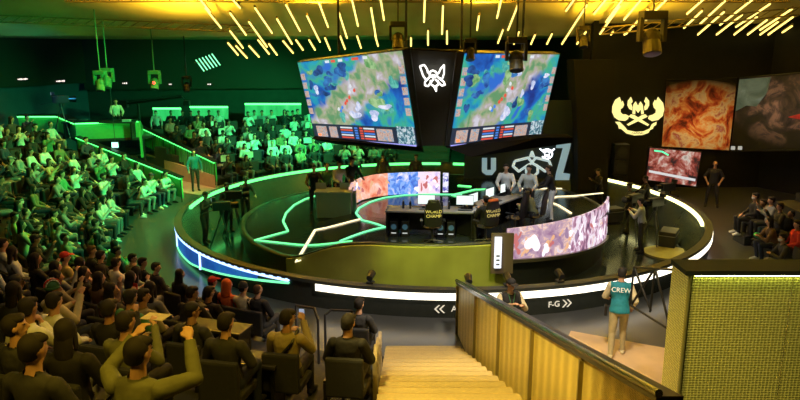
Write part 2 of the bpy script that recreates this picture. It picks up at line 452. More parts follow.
for i in range(segs):
    led_seg(i).build('led_panel', ramp_mat('led_pink_%d' % i, pinks if i < 2 else pink_bright, 2.2 if i < 2 else 4.2, .95, distort=.9, detail=4, stretch=(1, 1, 1.3 if i < 2 else .55), seed=i), led_r)
m = MB(); prev = None
for k in range(41):
    a = a0+(a1-a0)*k/40; t = k/40; zlo = .56-.44*t; R0 = DR+.22-.12*t
    c = [m.bm.verts.new((r*math.cos(a), r*math.sin(a), z)) for r, z in ((R0-.08, zlo-.09), (R0+.06, zlo-.09), (R0+.06, zlo), (R0-.08, zlo))]
    if prev:
        for j in range(4): m.bm.faces.new((prev[j], c[j], c[(j+1) % 4], prev[(j+1) % 4]))
    prev = c
m.build('ledge', mat('olive_ledge', (.12, .11, .05), .3, .3), led_r, label='dark ledge under the screen')

BL = [glow('art_white', (1, .92, 1), 1.15), glow('art_orange', (1, .55, .3), .9), glow('art_mauve', (.42, .26, .42), .9), glow('art_red', (.7, .2, .2), .9), glow('art_violet', (.35, .3, .7), .9)]
rr = random.Random(5)
def blob(parent, org, tan, nrm, su, sv, m, n=22, lean=0):
    ph = rr.uniform(0, 6); pts = []
    for j in range(n):
        a = 2*PI*j/n; k_ = 1+.25*math.sin(2*a+ph)+.22*math.sin(3*a+2*ph)+rr.uniform(-.04, .04)
        pts.append(org+tan*(su*k_*math.cos(a)+lean*sv*math.sin(a))+Vector((0, 0, sv*k_*math.sin(a))))
    MB().poly(pts, nrm*.004).build('artwork_shape', m, parent)
for i in range(46):
    t = rr.uniform(.03, .97); a = a0+(a1-a0)*t; zlo = .56-.44*t
    nrm = Vector((math.cos(a), math.sin(a), 0)); tan = Vector((-math.sin(a), math.cos(a), 0))
    z = rr.uniform(zlo+.16, 1.20); R0 = DR+.20-.12*t
    blob(led_r, nrm*(R0+.012+.0003*i)+Vector((0, 0, z)), tan, nrm, rr.uniform(.03, .10)*(1.2-.6*t), rr.uniform(.05, .15), BL[0] if t > .45 and i % 3 else BL[i % 4], lean=rr.uniform(-.8, .8))
blob(led_r, Vector((math.cos(Rd(295.5)), math.sin(Rd(295.5)), 0))*(DR+.245)+Vector((0, 0, .92)), Vector((-math.sin(Rd(295.5)), math.cos(Rd(295.5)), 0)), Vector((math.cos(Rd(295.5)), math.sin(Rd(295.5)), 0)), .20, .24, BL[0])

# vertical lit banner at the corner of the platform (between skirt and screen)
tp = empty('light_column', aty(497.5, 266, 16.05), 0, 'narrow white lit column with vertical lettering left of the pink LED screen', 'light column')
MB().box((.12, .10, .30), (.56, .06, 1.05)).build('backing', mat('brown_backing', (.10, .07, .04), .5), tp)
MB().box((0, 0, .35), (.17, .06, .80)).build('body', glow('column_white', (.85, .9, 1), 1.6), tp)
for i_ in range(3): MB().box((.0, -.033, .05+.11*i_), (.09, .006, .05)).build('printed_mark', mat('dark_print', (.15, .15, .2), .5), tp)

# ------------------------------------------------------------------ curved LED screen behind the desks
led_b = empty('curved_led_screen', (0.9, 20.3, zt(.9)), 0, 'curved LED screen of red, pink, blue and white artwork behind the empty gaming chair', 'led screen')
bot = [(351.5, 211), (354, 205), (362, 200.5), (374, 197.5), (388, 195.8), (400, 195), (418, 194.3), (432, 194), (440, 194)]
P = [on_drum(x, y, .03) for x, y in bot]
cols = [(0, 2, [(.3, (.25, .35, .9)), (.5, (.9, .45, .2)), (.7, (.9, .8, .9))]), (2, 4, [(.3, (.75, .12, .06)), (.5, (.95, .4, .25)), (.7, (1, .75, .7))]),
        (4, 6, [(.35, (.05, .12, .6)), (.52, (.15, .35, .9)), (.68, (.85, .8, 1))]), (6, 8, [(.35, (.5, .35, .8)), (.48, (.95, .8, .95)), (.75, (1, .6, .6))])]
for i, (i0, i1, st) in enumerate(cols):
    m = MB(); prev = None
    for k in range(i0, i1+1):
        q = P[k]-led_b.location; q.z = P[k].z-led_b.location.z+.02
        d = (P[min(k+1, 8)]-P[max(k-1, 0)]).normalized(); nn = Vector((-d.y, d.x, 0))*.08
        c = [m.bm.verts.new(v) for v in (q, q+Vector((0, 0, .80)), q+nn+Vector((0, 0, .80)), q+nn)]
        if prev:
            for j in range(4): m.bm.faces.new((prev[j], c[j], c[(j+1) % 4], prev[(j+1) % 4]))
        else: m.bm.faces.new(c)
        prev = c
    m.bm.faces.new(prev[::-1])
    m.build('led_panel', ramp_mat('led_art_%d' % i, st, 3.0, 1.1, distort=.8, detail=4, seed=i+9), led_b)
rr = random.Random(8)
for i in range(34):
    k = rr.uniform(.3, 7.7); i0 = int(k); q = P[i0].lerp(P[i0+1], k-i0); d = (P[i0+1]-P[i0]); d.z = 0; d.normalize(); nrm = Vector((d.y, -d.x, 0))
    pal = [BL[1], BL[4], BL[0]] if k < 2 else [BL[3], BL[1], BL[0]] if k < 4 else [glow('art_blue', (.08, .2, .8), 1), BL[0], glow('art_sky', (.3, .5, 1), 1)] if k < 6 else [BL[0], BL[3], BL[4]]
    blob(led_b, q-led_b.location+nrm*(.012+.0004*i)+Vector((0, 0, rr.uniform(.18, .66))), d, nrm, rr.uniform(.03, .09), rr.uniform(.05, .14), pal[i % 3], lean=rr.uniform(-.6, .6))
q = on_drum(445.5, 194, .03)
o = MB().box(Vector((q.x, q.y+.04, q.z+.42))-led_b.location, (.20, .06, .72)).build('side_panel', ramp_mat('led_side', [(.4, (.1, .1, .5)), (.5, (.9, .9, 1)), (.8, (.6, .5, .9))], 6, 1.1), led_b)

# ------------------------------------------------------------------ hanging screen cluster
hub = empty('screen_cluster', (1.0, 20.5, 4.2), 0, 'hanging cluster of two giant game screens angled either side of a dark centre panel', 'screen cluster')
hl = hub.location.copy()
def plane4(p, depths):
    """three corners at given distances, the fourth in their plane"""
    A, B, C_ = [aty(*p[i], depths[i]) for i in range(3)]
    n = (B-A).cross(C_-A); r = ray(*p[3]); t = (A-cC).dot(n)/r.dot(n)
    return [A, B, C_, cC+r*t]
L = plane4([(297, 62), (403, 49.6), (418.7, 146), (315, 137.6)], [23.2, 19.3, 20.1])
Rr = plane4([(560, 53.8), (463.7, 52.5), (448.5, 146), (540.7, 136.3)], [22.6, 19.3, 20.1])   # TR TL BL BR
def uvp(Q, u, v): return Q[0].lerp(Q[1], u).lerp(Q[3].lerp(Q[2], u), v)   # v down
def slab(Q, u0, v0, u1, v1, off, th):
    n = (Q[1]-Q[0]).cross(Q[3]-Q[0]).normalized()
    if n.y > 0: n = -n
    pts = [uvp(Q, u0, v0), uvp(Q, u1, v0), uvp(Q, u1, v1), uvp(Q, u0, v1)]
    return MB().poly([p+n*off-hl for p in pts], n*th)
map_st = [(.28, (.02, .06, .35)), (.40, (.03, .30, .55)), (.46, (.10, .50, .42)), (.52, (.38, .52, .32)), (.60, (.55, .52, .50)), (.68, (.45, .42, .60)), (.78, (.1, .35, .8))]
Q = {'L': [L[0], L[1], L[2], L[3]], 'R': [Rr[1], Rr[0], Rr[3], Rr[2]]}
def lane_mat(nm, ctr, dirv, seed):
    """game map: blue-teal land with a pale diagonal lane"""
    m = bpy.data.materials.new(nm); m.use_nodes = True; nt = m.node_tree; b = nt.nodes['Principled BSDF']; b.inputs['Base Color'].default_value = (.01, .01, .01, 1)
    tc = nt.nodes.new('ShaderNodeTexCoord')
    def nzn(s, d):
        n = nt.nodes.new('ShaderNodeTexNoise'); n.inputs['Scale'].default_value = s; n.inputs['Distortion'].default_value = d; n.inputs['Detail'].default_value = 4; n.inputs['Roughness'].default_value = .5
        nt.links.new(tc.outputs['Object'], n.inputs['Vector']); return n
    n1 = nzn(.9, .5); n2 = nzn(2.4, .4)
    cr = nt.nodes.new('ShaderNodeValToRGB'); el = cr.color_ramp.elements
    for i, (p, c) in enumerate([(.34, (.01, .03, .22)), (.44, (.015, .12, .50)), (.51, (.02, .33, .45)), (.57, (.06, .42, .22)), (.66, (.03, .15, .60))]):
        e = el[i] if i < 2 else el.new(p); e.position = p; e.color = (*c, 1)
    nt.links.new(n1.outputs['Fac'], cr.inputs[0])
    cr2 = nt.nodes.new('ShaderNodeValToRGB'); el = cr2.color_ramp.elements
    for i, (p, c) in enumerate([(.36, (.12, .30, .14)), (.48, (.36, .40, .24)), (.56, (.46, .40, .42)), (.66, (.62, .60, .68))]):
        e = el[i] if i < 2 else el.new(p); e.position = p; e.color = (*c, 1)
    nt.links.new(n2.outputs['Fac'], cr2.inputs[0])
    # distance from the lane line
    sub = nt.nodes.new('ShaderNodeVectorMath'); sub.operation = 'SUBTRACT'; sub.inputs[1].default_value = ctr
    dot = nt.nodes.new('ShaderNodeVectorMath'); dot.operation = 'DOT_PRODUCT'; dot.inputs[1].default_value = dirv
    nt.links.new(tc.outputs['Object'], sub.inputs[0]); nt.links.new(sub.outputs[0], dot.inputs[0])
    ab = nt.nodes.new('ShaderNodeMath'); ab.operation = 'ABSOLUTE'; nt.links.new(dot.outputs['Value'], ab.inputs[0])
    ad = nt.nodes.new('ShaderNodeMath'); ad.operation = 'MULTIPLY_ADD'; ad.inputs[1].default_value = .9; nt.links.new(n2.outputs['Fac'], ad.inputs[0]); nt.links.new(ab.outputs[0], ad.inputs[2])
    mr = nt.nodes.new('ShaderNodeMapRange'); mr.inputs[1].default_value = .95; mr.inputs[2].default_value = 1.2; mr.inputs[3].default_value = 1; mr.inputs[4].default_value = 0
    nt.links.new(ad.outputs[0], mr.inputs[0])
    mx = nt.nodes.new('ShaderNodeMix'); mx.data_type = 'RGBA'; nt.links.new(mr.outputs[0], mx.inputs[0]); nt.links.new(cr.outputs[0], mx.inputs[6]); nt.links.new(cr2.outputs[0], mx.inputs[7])
    nt.links.new(mx.outputs[2], b.inputs['Emission Color']); b.inputs['Emission Strength'].default_value = 1.05
    return m
hudd = glow('hud_dark', (.02, .03, .06), 1.0)
hud_mats = [glow('hud_white', (.75, .8, .85), 1.0), glow('hud_red', (.8, .10, .06), 1.0), glow('hud_blue', (.08, .25, .8), 1.0), glow('hud_teal', (.1, .5, .5), 1.0), glow('hud_gold', (.8, .5, .15), 1.0)]
portrait = ramp_mat('hud_portrait', [(.3, (.35, .08, .05)), (.5, (.7, .5, .4)), (.6, (.1, .3, .5)), (.8, (.8, .8, .8))], 14, 1.0)
mapm = ramp_mat('hud_minimap', [(.40, (.02, .08, .15)), (.5, (.1, .3, .35)), (.55, (.8, .85, .9)), (.7, (.1, .2, .3))], 9, 1.0)
TERR = [ramp_mat('terrain_%d' % i, st, 4, 1.0) for i, st in enumerate(([(.4, (.02, .06, .30)), (.6, (.05, .25, .60))], [(.4, (.02, .25, .25)), (.6, (.15, .55, .45))], [(.4, (.35, .45, .75)), (.6, (.85, .85, 1))], [(.4, (.01, .03, .14)), (.6, (.03, .12, .40))], [(.4, (.10, .32, .10)), (.6, (.4, .6, .3))]))]
for side in 'LR':
    q = Q[side]
    scr = slab(q, 0, 0, 1, 1, 0, -.25).build('display', black, hub, label='giant game screen, %s of the pair' % ('left' if side == 'L' else 'right'))
    ctr = uvp(q, .45, .5)-hl; e1 = (q[1]-q[0]).normalized(); e2 = (q[0]-q[3]).normalized()
    d = (e1*(-.55 if side == 'L' else -.75)+e2*.8).normalized()
    mapo = slab(q, .008, .008, .992, .80, .004, .01).build('game_view', lane_mat('game_map_'+side, ctr, d, 1), scr)
    slab(q, .008, .80, .992, .995, .004, .012).build('score_bar', hudd, scr)
    slab(q, .84, .79, .985, .985, .016, .01).build('minimap', mapm, scr)
    for (u0, u1) in ((.05, .16), (.19, .27), (.66, .80)):
        slab(q, u0, .83, u1, .97, .016, .01).build('portrait_panel', portrait, scr)
    k = 0
    for i in range(5):
        for (u0, du) in ((.31, .12), (.45, .03), (.50, .03), (.54, .10)):
            slab(q, u0, .825+i*.031, u0+du, .843+i*.031, .016, .006).build('score_row', hud_mats[(i*3+k) % 3 if du > .05 else 1+k % 2], scr); k += 1
    for i in range(5):
        slab(q, .012, .15+i*.11, .055, .23+i*.11, .016, .008).build('player_portrait', portrait, scr)
        slab(q, .945, .15+i*.11, .988, .23+i*.11, .016, .008).build('player_portrait', portrait, scr)
    for (u0, u1, mi) in ((.30, .34, 0), (.36, .40, 1), (.43, .47, 0), (.50, .53, 2), (.56, .62, 1), (.66, .70, 0)):
        slab(q, u0, .02, u1, .05, .016, .008).build('top_counter', hud_mats[mi], scr)
    slab(q, .06, .93, .09, .96, .028, .006).build('red_marker', glow('marker_red', (1, .2, .05), 2), scr)
    slab(q, .015, .99, .985, 1.005, .014, .03).build('lower_edge', glow('edge_violet', (.35, .35, .9), 1.2), scr)
    rr = random.Random(21 if side == 'L' else 34)
    for i in range(26):
        for _ in range(20):
            u, v = rr.uniform(.08, .90), rr.uniform(.09, .74)
            lane = (u-.5)*(.55 if side == 'L' else .75)+(v-.42)*.8
            if abs(lane) > .13: break
        su, sv = rr.uniform(.02, .055), rr.uniform(.02, .07); ph = rr.uniform(0, 6)
        pts = []
        for j in range(24):
            a = 2*PI*j/24; q_ = 1+.28*math.sin(2*a+ph)+.2*math.sin(3*a+ph*2)+rr.uniform(-.04, .04)
            pts.append(uvp(q, u+su*q_*math.cos(a), v+sv*q_*math.sin(a)))
        n = (q[1]-q[0]).cross(q[3]-q[0]).normalized(); n = -n if n.y > 0 else n
        MB().poly([p+n*(.015+.0006*i)-hl for p in pts], n*.004).build('terrain_patch', TERR[i % len(TERR)], scr)
    # units on the lane
    for (u, v, mi) in ((.44, .50, 1), (.47, .46, 1), (.42, .53, 1), (.38, .58, 2), (.34, .60, 0), (.36, .62, 2), (.50, .33, 0), (.53, .38, 1), (.48, .40, 0)):
        c = uvp(q, u, v)-hl; n = (q[1]-q[0]).cross(q[3]-q[0]).normalized(); n = -n if n.y > 0 else n
        MB().ball(c+n*.03, (.05, .03, .07), 1).build('game_unit', hud_mats[mi], scr)
# centre prow
n0 = Vector((0, -1, 0))
cp = [L[1], Rr[1], Rr[2], L[2]]
pan = MB().poly([p-hl for p in cp], (0, .25, 0)).build('centre_panel', mat('prow_panel', (.04, .038, .03), .5, .2), hub)
for s_ in (0, 1):
    a = cp[0+s_].lerp(cp[1-s_], .12)-hl; b = cp[3-s_].lerp(cp[2+s_], .12)-hl
    MB().cyl(a+Vector((0, -.02, 0)), b+Vector((0, -.02, 0)), .02).build('edge_bar', steel, hub)
# backing body and hangers
body = MB().hull([(p+Vector((0, .5, 0))-hl, (.05, .05, .05)) for p in (L[0], L[1], L[2], L[3], Rr[0], Rr[1], Rr[2], Rr[3])]+[(Vector((1.0, 27, 4.3))-hl, (1, .1, 1.2))], 1)
body.build('housing', mat('housing_black', (.01, .01, .01), .9, spec=.05), hub)
for x in (-2, 0.2, 2, 4):
    MB().cyl(Vector((x, 22.5, 5.6))-hl, Vector((x, 22.5, cz(22.5)+.4))-hl, .04).build('hanger', steel, hub)
# trays below both screens
def tray(name, pts, th, depth=.9, zdrop=.14):
    m = MB().poly([p-hl for p in pts], (0, depth, -.0))
    return m.build(name, mat('tray_black', (.008, .008, .008), .9, spec=.02), hub)
tray('lower_tray', [aty(312, 139, 23.0), aty(421, 147.5, 19.9), aty(424, 152, 19.9), aty(335, 144, 23.0)], .1)
tray('lower_tray', [aty(446, 147.5, 19.9), aty(541, 137.5, 21.6), aty(573, 137.5, 22.6), aty(572, 143, 22.6), aty(520, 150, 21.2), aty(472, 157, 19.9)], .1)

# neon emblem: outline of a winged trophy
em = empty('neon_emblem', (0, 0, 0), 0, 'white neon winged emblem glowing on the dark panel between the screens', 'neon sign')
strokes = [
 [(-.95, .85), (-.60, .95), (-.42, .60), (-.40, .35), (-.22, .20)], [(-.95, .85), (-.82, .1), (-.62, -.30), (-.30, -.02)],
 [(.95, .95), (.85, .25), (.62, -.25), (.30, -.02)], [(.95, .95), (.62, .62), (.45, .30), (.22, .20)],
 [(-.22, .40), (-.30, .12), (-.05, -.08), (.05, -.08), (.30, .12), (.22, .40), (0, .50), (-.22, .40)],
 [(-.30, -.02), (-.75, -.45), (-.78, -.72), (-.55, -.80), (-.05, -.22)], [(.30, -.02), (.75, -.45), (.80, -.68), (.55, -.75), (.10, -.22)],
 [(-.28, -.30), (-.32, -.62), (0, -.85), (.32, -.62), (.28, -.30)], [(-.08, -.85), (.04, -1.2), (.10, -.82)],
 [(-.12, .15), (0, .02), (.12, .15)]]
def neon(name, M, strokes, r, m, parent=None):
    for s_ in strokes:
        MB().tube([M @ Vector((x, y, 0)) for x, y in s_], r, 6).build('neon_tube', m, parent)
ec = aty(433.5, 76.5, 19.32); dn = (cp[3]-cp[0]).normalized()
em.location = ec
neon('neon', frame((0, -.06, 0), (1, 0, 0), -dn) @ Matrix.Scale(.36, 4), strokes, .024, glow('neon_white', (1, .97, .9), 2.5), em)

# ------------------------------------------------------------------ backdrop with big letters behind the player desks
bdl = Vector((5.0, 27.2, zt(5)))
bd = empty('stage_backdrop', bdl, 0, 'dark backdrop wall with big grey-blue letters and a winged outline under the right screen', 'backdrop')
xa = aty(466, 160, 26.6).x; xb = aty(580, 160, 27.2).x
MB().box(((xa+xb)/2-bdl.x, .1, 1.6), (xb-xa, .12, 3.2)).build('panel', mat('backdrop_green', (.015, .028, .03), .5), bd)
let = mat('letter_blue', (.30, .42, .46), .5, 0, (.20, .32, .36), .9)
def LP(px, py): p = aty(px, py, 27.2); return (p.x-bdl.x, 0, p.z-bdl.z)
def glyph(pts, name='big_letter'):
    MB().poly([(LP(x, y)[0], .03, LP(x, y)[2]) for x, y in pts], (0, -.05, 0)).build(name, let, bd)
glyph([(491, 158), (496, 158), (496, 170), (492, 175), (486, 175), (482, 172), (482, 158), (487, 158), (487, 170), (491, 170)])
glyph([(557, 142), (571, 142), (570, 148), (563, 173), (570, 174), (569, 180), (555, 180), (556, 174), (563, 148), (556, 148)])
def pxs(strk, cx, cy, sx, sy, Y, r, m, parent, base):
    for s_ in strk:
        MB().tube([aty(cx+x*sx, cy-y*sy, Y)-base for x, y in s_], r, 6).build('emblem_line', m, parent)
pxs([[(-.9, 0), (-1, -.4), (-.7, -.8), (-.2, -.3)], [(-.9, 0), (-.2, .25), (0, -.1), (.2, .25), (.9, 0)], [(.9, 0), (1, -.4), (.7, -.8), (.2, -.3)], [(-.3, -.4), (-.3, -.9), (0, -1.3), (.3, -.9), (.3, -.4), (0, -.15), (-.3, -.4)], [(-.1, .3), (0, .7), (.1, .3)]], 532, 161, 19, 13, 27.05, .055, mat('emblem_pale', (.4, .5, .5), .4, 0, (.4, .5, .5), 1.0), bd, bdl)
sm = empty('round_emblem', aty(547, 154, 27.2), 0, 'small bright white round winged mark beside the backdrop outline', 'emblem')
for s_ in ([(math.cos(t*PI/6)*.22, math.sin(t*PI/6)*.2) for t in range(7, 18)], [(-.3, .22), (-.1, .05), (0, .14), (.1, .05), (.3, .22)], [(-.1, -.02), (.1, -.12)], [(.1, -.02), (-.1, -.12)]):
    MB().tube([(x, 0, z) for x, z in s_], .028, 6).build('emblem_line', glow('neon_cool', (.9, .95, 1), 3), sm)
# dark tower to the right
MB().poly([aty(x, y, 26.5) for x, y in ((574, 60), (615, 60), (608, 178), (607, 197), (578, 200), (578, 142))], (0, 1.2, 0)).build('side_tower', mat('tower_dark', (.014, .014, .011), .8, spec=.1), None)
tag(bpy.data.objects['side_tower'], 'tall dark plain tower between the backdrop letters and the yellow wall emblem', 'tower')

# ------------------------------------------------------------------ ceiling light bars
bar_m = glow('amber_tube', (1, .72, .16), 2.6); bar_fix = mat('bar_housing', (.30, .22, .06), .5)
def on_ceil(px, py):
    r = ray(px, py); # z = CZ+(CY-y)*CS
    t = (CZ+CY*CS-EYE)/(r.z+CS*r.y); return cC+r*t
def bar(px0, py0, px1, py1, label, group, m=bar_m, wd=.035):
    a = on_ceil(px0, py0); b = on_ceil(px1, py1); c = (a+b)/2
    e = empty('ceiling_light_bar', c, 0, label, 'ceiling light', group)
    MB().cyl(a-c, b-c, wd, n=8).build('light_tube', m, e)
    d = (b-a).normalized()
    MB().cyl(a-c-d*.04+Vector((0, 0, .06)), b-c+d*.04+Vector((0, 0, .06)), wd*1.3, n=6).build('housing', bar_fix, e)
LB = ['slim amber light bars, low row left of centre', 'amber light bars, middle row left of centre', 'amber light bars, top row left of centre']
ORD = ['first', 'second', 'third', 'fourth', 'fifth', 'sixth', 'seventh', 'eighth', 'ninth', 'tenth', 'eleventh', 'twelfth', 'thirteenth', 'fourteenth', 'fifteenth']
for row, lst in ((0, [(228, 43, 238, 55), (236, 46, 247, 58), (249, 46, 259, 57), (258, 40, 269, 54), (269, 44, 277, 55), (283, 41, 293, 53), (296, 40, 303, 50), (309, 40, 315, 50), (325, 38, 330, 50), (340, 36, 345, 49), (357, 36, 361, 48), (375, 35, 378, 46), (230, 31, 243, 48)]),
                 (1, [(230, 13, 246, 35), (249, 22, 267, 47), (277, 19, 292, 44), (307, 16, 320, 42), (339, 13, 347, 38), (371, 8, 376, 38)]),
                 (2, [(255, 8, 272, 33), (286, 5, 300, 31), (319, 3, 328, 27), (352, 0, 358, 26), (380, -4, 384, 20), (205, 8, 221, 28), (196, -6, 210, 12), (228, -6, 240, 8)])):
    for i_, q_ in enumerate(sorted(lst)): bar(*q_, ORD[i_]+' from the left of the '+LB[row], 'amber ceiling bars left of centre, row %s' % ('low', 'middle', 'top')[row])
RB = ['slim amber light bars, low row right of centre', 'long amber light bars, middle row right of centre', 'long amber light bars, top row right of centre']
for row, lst in ((0, [(411, 38, 411, 46), (428, 31, 428, 45), (447, 31, 447, 44), (503, 30, 498, 43), (519, 32, 514, 44), (535, 35, 531, 44), (552, 34, 547, 44), (586, 32, 577, 44), (613, 32, 603, 45), (625, 34, 614, 46), (636, 35, 624, 47), (646, 36, 633, 48), (652, 40, 642, 48)]),
                 (1, [(443, 6, 442, 34), (479, 16, 477, 30), (518, 5, 508, 30), (587, 5, 562, 44), (620, 6, 600, 34), (648, 10, 626, 34), (702, 11, 684, 28), (724, 12, 694, 38), (742, 15, 711, 39), (757, 17, 726, 41), (767, 20, 738, 42), (778, 22, 747, 44)]),
                 (2, [(425, -5, 424, 22), (503, -8, 497, 18), (578, -6, 566, 11), (622, 0, 606, 22), (644, -4, 624, 20), (668, -2, 646, 20), (705, -2, 687, 14), (725, 1, 700, 24), (752, 0, 720, 25), (770, 4, 736, 27), (792, 9, 760, 30), (793, 17, 765, 37), (792, 26, 770, 41), (612, -8, 594, 14)])):
    for i_, q_ in enumerate(sorted(lst)): bar(*q_, ORD[i_]+' from the left of the '+RB[row], 'amber ceiling bars right of centre, row %s' % ('low', 'middle', 'top')[row])
def cluster(name, px, py, n, dx, dy, lx, ly, m, label):
    c = on_ceil(px+dx*n/2, py); c.z -= .3
    e = empty(name, c, 0, label, 'light cluster')
    for i in range(n):
        a = aty(px+dx*i, py+dy*i, c.y); b = aty(px+dx*i+lx, py+dy*i+ly, c.y-.5)
        MB().cyl(a-c, b-c, .028, n=6).build('light_tube', m, e)
    MB().box((0, .1, .18), (1.0, .5, .05)).build('housing', bar_fix, e)
cluster('ceiling_light_cluster', 664, 52, 6, 2.6, 1.1, 12, -10, glow('cluster_cream', (1, .9, .55), 5), 'tight cluster of cream light tubes above the yellow wall emblem')
cluster('ceiling_light_cluster', 778, 46, 5, 1.0, -3.2, 13, -7, glow('cluster_amber', (1, .8, .3), 4), 'tight cluster of amber light tubes at the upper right')
cluster('ceiling_light_cluster', 196, 60, 6, 3.2, -1.2, 8, 11, glow('cluster_green', (.2, .9, .4), 2.2), 'cluster of green light tubes above the far stand')
# truss beams in the ceiling
for (a, b, lb) in (((-19, 27, 7.0), (-6, 28.5, 6.5), 'dark ceiling truss over the left stand'), ((8, 27.5, 6.4), (20, 24, 7.6), 'dark ceiling truss over the right wall posters'), ((-12, 25.2, 7.5), (14, 25.2, 7.5), 'long dark ceiling truss crossing above the giant screens')):
    a = Vector(a); b = Vector(b); d = (b-a).normalized(); c = (a+b)/2
    side = d.cross(Vector((0, 0, 1))).normalized()*.14
    e = empty('ceiling_truss', c, 0, lb, 'truss')
    for off in (side, -side, Vector((0, 0, .26))):
        MB().cyl(a+off-c, b+off-c, .028, n=6).build('chord', bar_fix, e)
    mb = MB(); n = int((b-a).length/.45)
    for i in range(n):
        p0 = a+(b-a)*(i/n); p1 = a+(b-a)*((i+1)/n)
        mb.cyl(p0+side-c, p1-side-c, .014, n=4); mb.cyl(p0+side-c, p1+Vector((0, 0, .26))-c, .014, n=4); mb.cyl(p0-side-c, p1+Vector((0, 0, .26))-c, .014, n=4)
    mb.build('lacing', bar_fix, e)
# moving heads
def moving_head(p, label, m=plastic, s=1.0, tilt=.4, lens=None, grp=None):
    e = empty('moving_head_light', p, 0, label, 'stage light', grp)
    MB().box((0, 0, .42*s), (.34*s, .26*s, .12*s), bev=.02).build('base', m, e)
    for sx in (-.17, .17): MB().box((sx*s, 0, .22*s), (.05*s, .14*s, .34*s)).build('yoke_arm', m, e)
    MB().cyl((0, 0, .45*s), (0, 0, max(.6*s, cz(p[1])+.45-p[2])), .025, n=6).build('hanging_rod', m, e)
    d = Vector((0, -math.sin(tilt), -math.cos(tilt)))
    h = MB().ball((0, 0, .1*s), (.14*s, .14*s, .15*s), 2).cyl(Vector((0, 0, .1*s)), Vector((0, 0, .1*s))+d*.24*s, .12*s, .13*s, 16).build('head', m, e)
    MB().cyl(Vector((0, 0, .1*s))+d*.24*s, Vector((0, 0, .1*s))+d*.25*s, .11*s, n=16).build('lens', lens or mat('lens_glass', (.1, .1, .12), .1), h)
    return e
brown = mat('fixture_brown', (.10, .085, .03), .5)
for (x, y, Y, s, lb, mm) in ((470, 52, 19.5, 1.0, 'dark moving light hanging left of the right screen top', brown), (516, 60, 18.8, 1.5, 'dark round moving light hanging in front of the right screen top', brown), (651, 42, 22, 2.2, 'large round moving light below the right ceiling bars', brown),
                            (101, 84, 27, 1.3, 'green-lit moving light nearest the presenter desk on the left', mat('green_fixture', (.06, .25, .09), .5)), (108, 81, 28, 1.3, 'green-lit moving light just right of its neighbour over the presenter', mat('green_fixture', (.06, .25, .09), .5)), (155, 83, 29, 1.3, 'green-lit moving light with a red tally lamp above the camera crane', mat('green_fixture', (.06, .25, .09), .5)), (187, 86, 30, 1.1, 'small moving light above the end of the camera crane', plastic), (583, 40, 24, 1.2, 'dark moving light hanging right of the screens', brown), (398, 40, 22, 1.4, 'dark moving light hanging above the left screen corner', brown)):
    p = aty(x, y, Y); p.z -= .1
    mh = moving_head(p, lb, mm, s)
    if 'red tally' in lb: MB().ball((.05, -.28, .12), (.07, .05, .07), 1).build('red_lamp', glow('tally_red', (1, .05, .03), 5), mh)

# ------------------------------------------------------------------ broadcast platform and vomitory rails on the left
fas_m = mat('green_fascia', (.08, .45, .14), .5, nz=.2)
led_g = glow('green_edge', (.08, 1, .16), 4.5)
plz = 2.75
PP = [atz(18, 116, plz), atz(58, 116, plz), atz(75, 123, plz-.12), atz(138, 121, plz-.12)]
PP[0] = atz(18, 116, plz)
pf = empty('presenter_platform', PP[2], 0, 'raised presenter platform with green glowing front above the left stand', 'platform')
base = PP[2].copy()
for i in range(3):
    a = PP[i]-base; b = PP[i+1]-base; out = Vector(((b-a).y, -(b-a).x, 0)).normalized()
    MB().poly([a, b, b-Vector((0, 0, .75)), a-Vector((0, 0, .75))], -out*.1).build('fascia', fas_m, pf)
    MB().poly([a+out*.10, b+out*.10, b-out*.35, a-out*.35], (0, 0, .07)).build('cap', black, pf)
    MB().cyl(a+out*.07-Vector((0, 0, .03)), b+out*.07-Vector((0, 0, .03)), .028, n=6).build('light_strip', led_g, pf)
dk = [p-base-Vector((0, 0, .74)) for p in PP]
back = Vector((0, 3.5, 0))
mb = MB()
for i in range(3): mb.poly([dk[i], dk[i+1], dk[i+1]+Vector((1.5 if i == 2 else 0, 3.5, 0)), dk[i]+back], (0, 0, -.12))
mb.build('deck', charcoal, pf)
mb = MB()
for p in dk: mb.cyl(p+Vector((.0, .4, -.1)), (p.x, p.y+.4, -base.z+.01), .07)
mb.build('support_posts', black, pf)
# panel end facing right
a = PP[3]
def rail(name, hi, lo, h, label, slats=True, ext=None):
    A, B = Vector(hi), Vector(lo); base = B.copy(); base.z = 0
    e = empty(name, base, 0, label, 'railing')
    d = (B-A); side = Vector((d.y, -d.x, 0)).normalized()
    if side.y > 0: side = -side
    MB().poly([A-base, B-base, B-base-Vector((0, 0, h)), A-base-Vector((0, 0, h))], -side*.06).build('panel', fas_m, e)
    MB().poly([A-base+side*.10, B-base+side*.10, B-base-side*.14, A-base-side*.14], (0, 0, .05)).build('handrail', black, e)
    MB().cyl(A-base+side*.05-Vector((0, 0, .03)), B-base+side*.05-Vector((0, 0, .03)), .026, n=6).build('light_strip', led_g, e)
    n = 6
    for i in range(n+1):
        p = A.lerp(B, i/n)-base+side*.03
        MB().cyl(p-Vector((0, 0, .05)), (p.x, p.y, max(.0, p.z-h-.15)), .022, n=6).build('post', steel, e)
    if slats:
        mb = MB(); k = 34
        for i in range(k):
            p = A.lerp(B, (i+.5)/k)-base+side*.015
            mb.cyl(p-Vector((0, 0, .06)), p-Vector((0, 0, h-.04)), .02, n=5)
        mb.build('ribs', mat('rib_green', (.05, .28, .09), .5), e)
rail('aisle_railing', atz(77, 137, 2.15), atz(181, 178, 1.0), .8, 'long green-lit railing sloping down on the near side of the left exit ramp', False)
rail('aisle_railing', atz(141, 127, 2.15), atz(215, 162, 1.15), .85, 'green-lit ribbed railing sloping down behind the crew member in the left exit', True)
